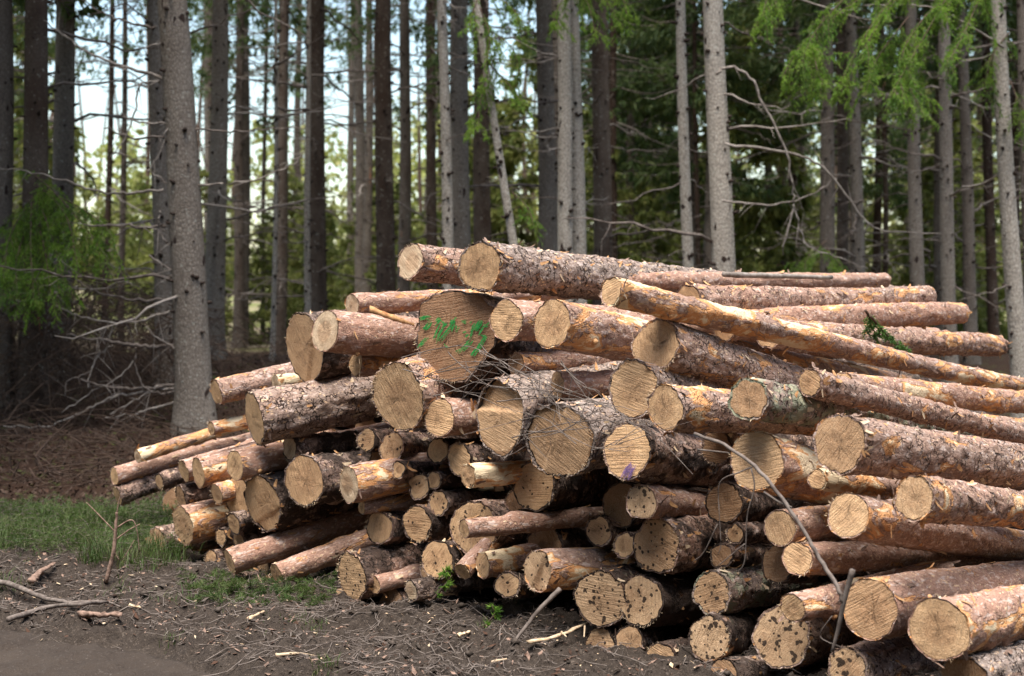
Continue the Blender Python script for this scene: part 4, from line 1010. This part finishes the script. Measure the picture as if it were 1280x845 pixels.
for i, px in enumerate([[(45,215),(80,245),(120,290),(150,330)], [(45,235),(70,300),(90,370)], [(42,240),(40,310),(45,390)], [(45,230),(100,255),(140,280),(165,310)],
           [(40,250),(10,300),(0,360)], [(42,270),(20,330),(20,380)], [(45,260),(60,320),(70,385)], [(45,225),(90,270),(110,350)], [(45,280),(30,350),(50,395)]]):
    bough(S5, [(a * .86 + 4, 245 + (b - 245) * .9) for a, b in px], 15.2, -1.6, 1.1, w=.28, seed=i)
for i, px in enumerate([[(600,10),(612,50),(600,110)], [(602,30),(640,60),(650,95)], [(612,80),(640,110),(655,130)], [(610,90),(600,130),(598,160)], [(600,-20),(640,10),(660,40)], [(640,240),(660,260),(668,285)], [(600,-10),(590,20),(585,40)]]):
    bough(LP, px, 15.4, -.5, 1.1, w=.22, seed=i)
for i, px in enumerate([[(716,-30),(750,-10),(775,30)], [(718,-25),(735,5),(745,45)], [(716,-30),(700,5),(690,30)], [(718,-30),(770,-15),(785,20)]]):
    bough(S20, px, 16.5, -.8, 1.3, w=.24, seed=i)
bough(S25, [(1033,300),(1010,322),(1005,345)], 20, -1, 1.5, w=.35, mat=M_BOUGH)
bough(S25, [(1033,310),(1050,330),(1055,345)], 20, -1, 1.5, w=.3, mat=M_BOUGH)

# far wood that reads as one mass: leaves and needles on many unseen stems
def far_wood():
    rg = np.random.default_rng(77); N = 30000
    X = rg.uniform(-48, 50, N * 3); Y = rg.uniform(58, 84, N * 3); Z = rg.uniform(0, 1, N * 3)
    Hh = 5.4 + 2.4 * sstep(-14, -9, X) + 5 * sstep(-12, 14, X) + 2.5 * vn(np.stack([X * .18, Y * .05, X * 0], -1), 3)
    P = np.stack([X, Y, Z * Hh], -1)
    d = fbm(P * [.38, .2, .38], 9, 3) + .25 - .45 * Z
    P = P[d > 0][:N]; P[:, 2] += terrain(P[:, 0], P[:, 1], False)
    dr = rg.normal(0, 1, (len(P), 3))
    V, Q = sprays(rg, P, dr, 2, .42, .13, .8, .4)
    mb = MB(); mb.add(V, Q)
    for k in range(150):
        x = rg.uniform(-48, 50); y = rg.uniform(56, 84); g = gz(x, y); h = rg.uniform(8, 15)
        tube(mb, [[x, y, g - .3], [x + rg.normal(0, .2), y, g + h * .5], [x + rg.normal(0, .4), y, g + h]], [.13, .09, .03], 5, 1, cap=False)
    o = mb.build('far_wood', [M_FAR, M_BRUSH]); tag(o, 'sunlit yellow-green wood closing the view far behind the trunks', 'wood', kind='stuff')
far_wood()

# brown tangle of dead spruce twigs on the forest floor at left
def brush():
    rg = np.random.default_rng(8); mb = MB()
    for k in range(2900):
        D = rg.uniform(14.2, 20) if rg.random() < .86 else rg.uniform(11.2, 14.2); x = rg.uniform(-60, 240) if rg.random() < .8 else rg.uniform(240, 700)
        a = at(x, 400, D); g = gz(a[0], D); ztop = (1.5 if D > 14 else .22) * (1 - abs(x - 90) / 400) * rg.uniform(.1, 1)
        p = np.array([a[0], D, g + max(0, ztop)])
        d = rg.normal(0, 1, 3) * [1, .6, .5]; d[2] -= .5; d /= np.linalg.norm(d); l = rg.uniform(.3, 1.1)
        s = np.linspace(0, 1, 5)[:, None]
        P = p + d * l * s + rg.normal(0, .03, (5, 3)) * s; P[:, 2] -= .25 * l * s[:, 0] ** 2; P[:, 2] = np.maximum(P[:, 2], g + .01)
        tube(mb, P, [.006, .005, .004, .003, .002], 3, cap=False)
    o = mb.build('dead_brush', M_BRUSH); tag(o, 'brown tangle of dry spruce twigs on the forest floor at left', 'brushwood', kind='stuff')
brush()

def forest_leaves():
    rg = np.random.default_rng(9); n = 34000; D = rg.uniform(9.5, 26, n) ; x = rg.uniform(-100, 700, n) * (D < 99)
    X = (x - CX) / F * D; Z = terrain(X, D) + rg.uniform(0, .03, n); t = rg.uniform(0, 6.28, n); l = rg.uniform(.007, .021, n)[:, None]
    d = np.stack([np.cos(t), np.sin(t), rg.normal(0, .6, n)], -1); e = np.stack([-np.sin(t), np.cos(t), rg.normal(0, .6, n)], -1); c = np.stack([X, D, Z], -1)
    V = np.stack([c - d * l, c + e * l * .6, c + d * l, c - e * l * .6], 1).reshape(-1, 3)
    cut = len(V) // 3 // 4 * 4
    mb = MB(); mb.add(V[:cut], np.arange(cut).reshape(-1, 4), m=0); mb.add(V[cut:], np.arange(len(V) - cut).reshape(-1, 4), m=1)
    tag(mb.build('fallen_leaves', [M_LEAFLIT, M_BRUSH], smooth=False), 'reddish brown dead leaves covering the forest floor', 'leaves', kind='stuff')
forest_leaves()

# ------------------------------------------------------------------ things on the ground
def ground_at(x, y):
    """where the line of sight through a photo position meets the soil"""
    c = np.array([0, 0, CAMZ]); r = at(x, y, 1.0) - c
    t = np.linspace(3.5, 16, 500); P = c + r * t[:, None]
    Z = terrain(P[:, 0], P[:, 1]); i = int(np.argmax(P[:, 2] < Z)) or 499
    return np.array([P[i, 0], P[i, 1], Z[i]])

def litter():
    rg = np.random.default_rng(21)
    n = 22000; X = rg.uniform(-3.6, 2.2, n); Y = rg.uniform(4.3, 9.5, n)
    s = road_mask(X, Y); keep = (s < -.03) | (rg.random(n) < .22); X, Y = X[keep], Y[keep]; n = len(X)
    Z = terrain(X, Y) + rg.uniform(.0, .012, n)
    t = rg.uniform(0, 6.28, n); l = rg.gamma(2, .0055, n) + .003; w = l * rg.uniform(.25, .7, n)
    tz = rg.normal(0, .35, n); d = np.stack([np.cos(t), np.sin(t), tz], -1); e = np.stack([-np.sin(t), np.cos(t), rg.normal(0, .35, n)], -1)
    c = np.stack([X, Y, Z], -1); k = rg.uniform(.3, 1, (n, 4, 1))
    V = np.stack([c - d * l[:, None] * k[:, 0], c + e * w[:, None] * k[:, 1], c + d * l[:, None] * k[:, 2], c - e * w[:, None] * k[:, 3]], 1)
    cat = rg.random(n)
    for nm, lo, hi, m, lb, ct in (('wood_chips', 0, .10, M_SPLINT, 'pale and yellow wood chips strewn over the soil', 'wood chips'), ('bark_chips', .10, .60, M_FLAKE, 'brown bark crumbs strewn over the soil', 'bark chips'),
                              ('leaf_litter', .60, 1.01, M_LEAFLIT, 'dry brown leaves and orange bark bits on the soil', 'leaf litter')):
        q = (cat >= lo) & (cat < hi); mb = MB(); v = V[q].reshape(-1, 3); mb.add(v, np.arange(len(v)).reshape(-1, 4))
        tag(mb.build(nm, m, smooth=False), lb, ct, kind='stuff')
    mb = MB()
    for k in range(2600):
        if k < 2000: x, y = rg.uniform(-3.4, .2), rg.uniform(5.3, 8.2)
        else: x, y = rg.uniform(-1, 2), rg.uniform(4.4, 6.8)
        if road_mask(np.array(x), np.array(y)) > -.02 and rg.random() > .15: continue
        t = rg.uniform(0, 6.28); l = rg.uniform(.04, .30) if rg.random() < .6 else rg.uniform(.02, .1); a = np.linspace(-.5, .5, 5)
        xs = x + math.cos(t) * l * a + rg.normal(0, .008, 5); ys = y + math.sin(t) * l * a + rg.normal(0, .008, 5)
        zs = terrain(xs, ys); zs = np.maximum(zs, zs.mean()) + .004 + rg.uniform(0, .03) * np.abs(a + .5)
        r = rg.uniform(.0008, .0032); tube(mb, np.stack([xs, ys, zs], -1), np.linspace(r, r * .5, 5), 4, cap=False)
    tag(mb.build('twig_litter', M_TWIG), 'thin grey twigs scattered over the dark soil', 'twigs', kind='stuff')
litter()

def clods():
    rg = np.random.default_rng(61); n = 6500; X = rg.uniform(-3.7, 2.3, n); Y = rg.uniform(4.3, 9.0, n); s = road_mask(X, Y)
    k = (vn(np.stack([X * 2.2, Y * 2.2, X * 0], -1), 50) > -.25) & ((s < -.02) | (rg.random(n) < .35)); X, Y = X[k], Y[k]; n = len(X)
    sz = np.clip(rg.gamma(1.6, .0055, n), .003, .03); Z = terrain(X, Y) + sz * .25
    o = np.array([[1, 0, 0], [-1, 0, 0], [0, 1, 0], [0, -1, 0], [0, 0, 1], [0, 0, -1]], float)
    V = o[None] * rg.uniform(.5, 1.3, (n, 6, 1)) * sz[:, None, None] + rg.normal(0, .25, (n, 6, 3)) * sz[:, None, None]; V[..., 2] *= .75
    V += np.stack([X, Y, Z], -1)[:, None]
    f = np.array([[0, 2, 4], [2, 1, 4], [1, 3, 4], [3, 0, 4], [2, 0, 5], [1, 2, 5], [3, 1, 5], [0, 3, 5]])
    mb = MB(); mb.add(V.reshape(-1, 3), None, (np.arange(n)[:, None, None] * 6 + f[None]).reshape(-1, 3))
    tag(mb.build('soil_crumbs', mat_plain('soil_crumb', (0.10, 0.078, 0.064), (0.03, 0.023, 0.018), 60, .95, bump=.8)), 'dark crumbs and clods of soil before the pile', 'soil crumbs', kind='stuff')
clods()

def blades(rg, X, Y, hmin, hmax, w, lean=.5, fine=False):
    n = len(X); Z = terrain(X, Y) - .01; h = rg.uniform(hmin, hmax, n); t = rg.uniform(0, 6.28, n); ln = rg.uniform(.1, lean, n) * h
    s = np.stack([-np.sin(t), np.cos(t), 0 * t], -1) * (w * rg.uniform(.5, 1.2, n))[:, None]; d = np.stack([np.cos(t), np.sin(t), 0 * t], -1) * ln[:, None]
    b = np.stack([X, Y, Z], -1); up = np.array([0, 0, 1.0]) * h[:, None]
    V = np.stack([b - s, b + s, b + d * .3 + up * .55 + s * .8, b + d * .3 + up * .55 - s * .8, b + d + up * .95], 1)
    i = np.arange(n)[:, None] * 5
    return V.reshape(-1, 3), i + [0, 1, 2, 3], i + [3, 2, 4]
def grass():
    rg = np.random.default_rng(31); mb = MB()
    def patch(px0, px1, py0, py1, n, h0, h1, w, lean, thr=-.2):
        c = [ground_at(rg.uniform(px0, px1), rg.uniform(py0, py1)) for _ in range(140)]
        c = np.array(c); i = rg.integers(0, len(c), n); X = c[i, 0] + rg.normal(0, .07, n); Y = c[i, 1] + rg.normal(0, .09, n)
        k = vn(np.stack([X * 3, Y * 3, X * 0], -1), 77) > thr; X, Y = X[k], Y[k]
        V, q, t = blades(rg, X, Y, h0, h1, w, lean); mb.add(V, q, t)
    patch(-60, 215, 645, 705, 4500, .03, .18, .0022, 1.2, .05)
    patch(-40, 170, 690, 730, 1800, .02, .12, .002, 1.2, .1)
    patch(-60, 260, 700, 752, 900, .02, .09, .0018, 1.6, .15)
    patch(190, 420, 700, 765, 700, .02, .06, .0016, .9, .1)
    patch(330, 400, 760, 800, 160, .02, .05, .0016, .9)
    for (x, y, n) in ((405, 832, 90), (395, 785, 60), (610, 782, 60), (215, 805, 40), (372, 778, 60), (650, 760, 30), (155, 640, 200)):
        c = ground_at(x, y); X = c[0] + rg.normal(0, .025, n); Y = c[1] + rg.normal(0, .03, n); V, q, t = blades(rg, X, Y, .02, .06, .0018, 1.0); mb.add(V, q, t)
    patch(-60, 225, 648, 712, 1500, .06, .20, .002, 1.6, .05)
    tag(mb.build('grass', M_GRASS), 'short grass around the foot of the pile and at left', 'grass', kind='stuff')
    # feathery green sprays lying at the left
    mb = MB(); N = 1300
    for k in range(N):
        c = ground_at(rg.uniform(-60, 235), rg.uniform(640, 690)) if k < 1150 else ground_at(rg.uniform(235, 420), rg.uniform(720, 760)); t = rg.uniform(0, 6.28); l = rg.uniform(.12, .36) if k < 1150 else rg.uniform(.04, .10)
        s = np.linspace(0, 1, 6)[:, None]; d = np.array([math.cos(t), math.sin(t) * .8, rg.uniform(.2, .9)]); d /= np.linalg.norm(d)
        P = c + d * l * s; P[:, 2] -= .35 * l * s[:, 0] ** 2
        B = np.repeat(P[1:], 4, 0) + rg.normal(0, .004, (20, 3)); D = np.tile(d, (20, 1))
        V, Q = sprays(rg, B, D, 3, .035, .0016, .6, .1); mb.add(V, Q); tube(mb, P, .0012, 3, 1, cap=False)
    tag(mb.build('fallen_green_sprays', [M_GRASS, M_TWIG]), 'soft feathery green spruce sprays covering the ground at far left', 'greenery', kind='stuff')
grass()

def stick(px, w, label, cat='stick', mat=None, name='stick', lift=.0, depths=None, twigs=(), taper=.5, group=None, side=6, rough=.0):
    """one loose stick: its points are taken on the soil unless distances are given"""
    if depths is None: P = np.array([ground_at(*p) + [0, 0, lift + w * .4 * 6 / F] for p in px])
    else: P = np.array([at(p[0], p[1], d) for p, d in zip(px, depths)])
    o0 = P.mean(0); root = empty(name, tuple(o0)); tag(root, label, cat, group)
    dm = np.mean(P[:, 1]); Q = smooth_pts(P - o0, 6); r = w * .5 * dm / F
    rg = np.random.default_rng(len(label) * 7 + int(px[0][0])); Q = Q + rg.normal(0, r * .07 + rough, Q.shape)
    rs = np.linspace(r, r * taper, len(Q)) * rg.uniform(.88, 1.1, len(Q))
    mb = MB(); tube(mb, Q, rs, side)
    if 'wood' in name:
        V_ = mb.v[0]; V_[:, 2] = V_[:, 2] * .5 + rg.normal(0, r * .12, len(V_)); V_[:, :2] += rg.normal(0, r * .12, (len(V_), 2))
    mb.build('stem', mat or M_TWIG, root)
    for tw in twigs:
        pts, tw_w, dd = tw
        T_ = np.array([at(p[0], p[1], d) for p, d in zip(pts, dd)]) if dd else np.array([ground_at(*p) + [0, 0, .02 + lift] for p in pts])
        T_ = smooth_pts(T_ - o0, 5); mb = MB(); r2 = tw_w * .5 * dm / F; tube(mb, T_, np.linspace(r2, r2 * .5, len(T_)), 4); mb.build('side_twig', mat or M_TWIG, root)
    return root

d1 = lambda x, o=-.45: depth0(x) + o
def dd(pts, o=-.45): return [depth0(p[0]) + o for p in pts]
main = [(868,543),(905,556),(950,590),(990,640),(1020,690),(1046,732),(1054,752)]
tw = [([(1066,712),(1056,748),(1048,785),(1040,815)], 7.5, None), ([(872,562),(912,566)], 3, None), ([(942,583),(925,590),(900,603),(899,640),(901,680),(897,694)], 2, None),
      ([(939,585),(943,610),(934,645),(931,700),(922,715)], 2, None), ([(897,655),(880,690),(866,702)], 2, None), ([(931,680),(915,693),(897,708)], 2, None), ([(955,615),(975,628),(990,634)], 3, None), ([(1040,770),(1026,790),(1030,800),(1060,812)], 1.5, None)]
stick(main, 4.6, 'long curved grey branch leaning on a forked upright stick before the right-hand stack', 'branch', depths=dd(main, -.50), twigs=[(a, b, dd(a, -.50)) for a, b, _ in tw], name='curved_branch', taper=1.2, side=8, rough=.0012)
a = [(700,736),(672,765),(640,806)]
stick(a, 7, 'greenish-grey stick leaning from the soil against the splintered log', depths=[d1(700,-.25), d1(672,-.38), ground_at(640, 806)[1]], name='leaning_stick')
a = [(660,818),(700,805),(734,795)]
stick(a, 9, 'broken white splinter of wood with two hanging slivers, lying on the soil', 'splinter', M_SPLINT, 'wood_splinter', lift=.03, twigs=[([(702,806),(708,817)], 4, None), ([(731,797),(730,812)], 3, None)], taper=.45, side=5, rough=.002)
a = [(905,343),(960,345),(1039,347)]
stick(a, 8, 'thin bare pole lying on the topmost logs at the right back', 'pole', M_TWIG2, 'thin_pole', depths=[7.6, 7.9, 8.4], taper=.8)
a = [(-30,738),(10,742),(50,757),(95,765)]; stick(a, 9, 'bent grey branch lying at the left edge of the mud track', 'branch', M_TWIG, 'fallen_branch', lift=.02, twigs=[([(40,752),(60,745)], 3, None)])
a = [(10,785),(60,768),(100,764),(135,762)]; stick(a, 8, 'curved grey branch lying just above the tyre-rut edge', 'branch', M_TWIG, 'fallen_branch', lift=.02, twigs=[([(85,766),(130,764),(150,772)], 4, None)])
a = [(98,776),(125,783),(152,782)]; stick(a, 17, 'short thick broken piece of bark-covered wood by the curved branch', 'wood piece', M_FLAKE, 'broken_wood', lift=.01, side=9)
a = [(38,738),(52,724),(68,714)]; stick(a, 11, 'brown broken branch piece below the green sprays', 'wood piece', M_FLAKE, 'broken_wood', lift=.02, side=8)
a = [(345,822),(372,821),(395,823)]; stick(a, 5, 'pale straight stick lying flat at the bottom middle', 'stick', M_SPLINT, 'stick')
a = [(615,830),(633,828)]; stick(a, 5, 'tiny pale stick on the soil left of the white splinter', 'stick', M_SPLINT, 'stick')
a = [(572,800),(588,792)]; stick(a, 10, 'pale chunk of split wood on the soil below the round low cut', 'wood piece', M_SPLINT, 'wood_chunk', side=5)
a = [(312,782),(330,770)]; stick(a, 8, 'bright flat wood chip right of the green tuft at lower left', 'wood piece', M_SPLINT, 'wood_chunk', side=4)
a = [(18,832),(50,843)]; stick(a, 4, 'dark twig lying on the smooth mud track', 'stick', M_BRUSH, 'stick')
a = [(162,760),(176,764)]; stick(a, 8, 'yellow wood chip lying between the twigs at left', 'wood piece', M_SPLINT, 'wood_chunk', side=4)
# upright dry stem in the grass
B0 = ground_at(132, 728); yS = B0[1]; a = [(132,728),(142,690),(145,655),(146,640)]
stick(a, 6, 'upright dry brown stem with fanned bare twigs in front of the grass', 'dry stem', M_FLAKE, 'dry_stem', depths=[yS]*4, twigs=[([(144,665),(120,640),(108,628)], 2, [yS]*3), ([(145,660),(165,650),(172,668),(174,690)], 2, [yS]*4), ([(144,675),(162,662),(175,655)], 2, [yS]*3), ([(145,650),(148,630),(152,615)], 2, [yS]*3), ([(143,690),(152,700),(168,675)], 1.5, [yS]*3)])
# small weeds by the pile
for (x, y, lb) in ((553, 735, 'small green sprig leaning over the short pale-ended log'), (612, 776, 'tiny green sprig in the soil below the round low cut')):
    D = depth0(x) - .3; root = empty('green_sprig', tuple(at(x, y + 14, D))); tag(root, lb, 'sprig')
    bough(root, [(x - 12, y + 14), (x, y), (x + 12, y - 16)], D, 0, 2.0, w=.05)
# green twig fallen between the logs at right
root = empty('green_sprig', tuple(at(1090, 400, 8.0))); tag(root, 'fresh green spruce twig caught between the log ends at right', 'sprig')
for i, px in enumerate([[(1082,388),(1095,408),(1120,432)], [(1088,395),(1110,420),(1135,438)]]): bough(root, px, 7.75, .3, 1.3, w=.09, seed=i, mat=M_SHADY)

# the fan of bare twigs lying over the middle cuts
rgt = np.random.default_rng(99)
fans = [
 ('left fan of fine bare twigs spread under the green-marked butt', [[(520,474),(560,460),(610,455),(650,470),(700,490)], [(505,462),(560,480),(610,500),(640,512)], [(540,495),(600,478),(660,476)], [(500,450),(540,438),(585,436),(630,456),(690,486)], [(575,500),(582,485),(590,470)], [(530,470),(580,450),(640,452)], [(560,440),(600,470),(640,480)], [(600,430),(625,455),(665,478)]]),
 ('middle fan of bare twigs lying between the ledged cut and the biggest centre cut', [[(600,440),(650,465),(700,490),(760,512),(800,526)], [(590,478),(650,486),(710,492),(770,510)], [(608,450),(660,478),(720,500),(765,505)], [(640,452),(680,474),(740,498),(800,512)], [(700,452),(715,475),(740,492),(760,508)], [(700,455),(728,480),(752,492)], [(620,500),(680,496),(740,500)], [(655,470),(690,500),(730,530)]]),
 ('right fan of pale thin twigs reaching over the violet-spotted cut', [[(640,548),(680,536),(730,527),(790,524),(830,530)], [(662,538),(700,540),(745,560),(800,558)], [(700,510),(745,500),(775,515),(800,535)], [(672,504),(720,530),(760,545)], [(722,555),(690,530),(660,515)], [(740,562),(780,558)], [(700,540),(730,520),(770,500)]]),
 ('single forked pale twig drooping left of the biggest centre cut', [[(628,577),(640,562),(655,550),(690,540),(740,530)], [(655,550),(668,545)]]),
]
for lb, lines in fans:
    x0, y0 = lines[0][0]; D = depth0(x0) - .35; o0 = at(x0, y0, D); root = empty('bare_twigs', tuple(o0)); tag(root, lb, 'twigs', 'bare twigs lying across the cuts')
    for ln in lines:
        n = len(ln); off = rgt.uniform(-.48, -.30); end = rgt.uniform(-.1, .05)
        P = np.array([at(p[0], p[1], depth0(p[0]) + off + .12 * max(0, at(p[0], p[1], 6)[2] - .9) + end * i / n) for i, p in enumerate(ln)]) - o0
        Q = smooth_pts(P, 5) + 0; Q += np.cumsum(rgt.normal(0, .0035, Q.shape), 0)
        mb = MB(); tube(mb, Q, np.linspace(.0026, .0010, len(Q)), 4, cap=False)
        for _ in range(3):
            i = rgt.integers(1, len(Q) - 2); d = Q[i + 1] - Q[i]; d /= np.linalg.norm(d); d = d + rgt.normal(0, .6, 3); l = rgt.uniform(.04, .16)
            tube(mb, Q[i] + np.outer(np.linspace(0, 1, 4), d) * l + np.cumsum(rgt.normal(0, .003, (4, 3)), 0), [.002, .0016, .0013, .0008], 3, cap=False)
        mb.build('twig', M_TWIG, root)

# torn bark strips hanging at the smooth pink log
def strip(pts, w, dpt, lb, mat=M_SPLINT):
    P = np.array([at(p[0], p[1], dpt) for p in pts]); o0 = P[0]; root = empty('bark_strip', tuple(o0)); tag(root, lb, 'bark strip')
    Q = smooth_pts(P - o0, 5); mb = MB(); W = w * dpt / F * .5; k = len(Q); s = np.linspace(0, 1, k)
    ww = W * (1 - .6 * s) * rgt.uniform(.7, 1.2, k); n = np.array([0, .25, 1.0])
    V = np.concatenate([Q + n * ww[:, None], Q - n * ww[:, None], Q - n * ww[:, None] + [0, .006, 0], Q + n * ww[:, None] + [0, .006, 0]])
    i = np.arange(k - 1); q = []
    for a, b in ((0, 1), (1, 2), (2, 3), (3, 0)): q.append(np.stack([a * k + i, a * k + i + 1, b * k + i + 1, b * k + i], -1))
    q = np.concatenate(q); mb.add(V, q); mb.build('strip', mat, root, smooth=False)
strip([(462,386),(480,393),(500,400),(518,406)], 11, depth0(480) + .12, 'torn pale bark strip lying over the smooth pink log', M_INNER)
strip([(449,449),(450,462),(448,480)], 4, depth0(449) - .3, 'white sliver hanging under the smooth pink log')
print('part2 done')
# thin forest air
def haze_box():
    mb = MB(); x0, x1, y0, y1, z0, z1 = -75., 75., -40., 112., -2.0, 33.
    V = [[x, y, z] for x in (x0, x1) for y in (y0, y1) for z in (z0, z1)]
    mb.add(V, [[0, 1, 3, 2], [4, 6, 7, 5], [0, 4, 5, 1], [2, 3, 7, 6], [0, 2, 6, 4], [1, 5, 7, 3]])
    m = bpy.data.materials.new('forest_air'); m.use_nodes = True; nt = m.node_tree; nt.nodes.clear()
    o = nt.nodes.new('ShaderNodeOutputMaterial'); v = nt.nodes.new('ShaderNodeVolumePrincipled')
    v.inputs['Color'].default_value = (.93, .96, 1, 1); v.inputs['Density'].default_value = HAZE; v.inputs['Anisotropy'].default_value = 0.2
    nt.links.new(v.outputs[0], o.inputs['Volume'])
    tag(mb.build('haze', m, smooth=False), 'thin pale air between the trunks', kind='stuff')
HAZE = 0.0
if HAZE: haze_box()

# ------------------------------------------------------------------ camera, light
cam = bpy.data.cameras.new('camera'); co = bpy.data.objects.new('camera', cam); COL.objects.link(co)
co.location = (0, 0, CAMZ); co.rotation_euler = (math.pi / 2 - PITCH, 0, 0)
cam.lens = 50; cam.sensor_width = 36; cam.clip_end = 2000
cam.dof.use_dof = True; cam.dof.focus_distance = 6.5; cam.dof.aperture_fstop = 2.8
SC.camera = co
sd = Vector((-0.06, -0.31, 1.0)).normalized()
el = math.asin(sd.z); azs = math.atan2(sd.x, sd.y)
w = bpy.data.worlds.new('World'); SC.world = w; w.use_nodes = True
nt = w.node_tree; bg = nt.nodes['Background']; sky = nt.nodes.new('ShaderNodeTexSky'); sky.sky_type = 'NISHITA'
sky.sun_disc = False; sky.sun_elevation = el; sky.sun_rotation = azs; sky.air_density = 1.5; sky.dust_density = 1.0; sky.ozone_density = 0.8
nt.links.new(sky.outputs[0], bg.inputs[0]); bg.inputs[1].default_value = 0.10
sun = bpy.data.lights.new('sun', 'SUN'); so = bpy.data.objects.new('sun', sun); COL.objects.link(so)
sun.energy = 3.2; sun.angle = math.radians(42); sun.color = (1, 0.95, 0.87)
so.rotation_euler = sd.to_track_quat('Z', 'Y').to_euler()
SC.view_settings.view_transform = 'Standard'; SC.view_settings.look = 'None'; SC.view_settings.gamma = 1
SC.view_settings.exposure = 1.48; SC.view_settings.use_curve_mapping = False
SC.cycles.use_denoising = True; SC.cycles.max_bounces = 6; SC.cycles.diffuse_bounces = 2; SC.cycles.transparent_max_bounces = 4
SC.cycles.use_adaptive_sampling = False
SC.cycles.seed = 3
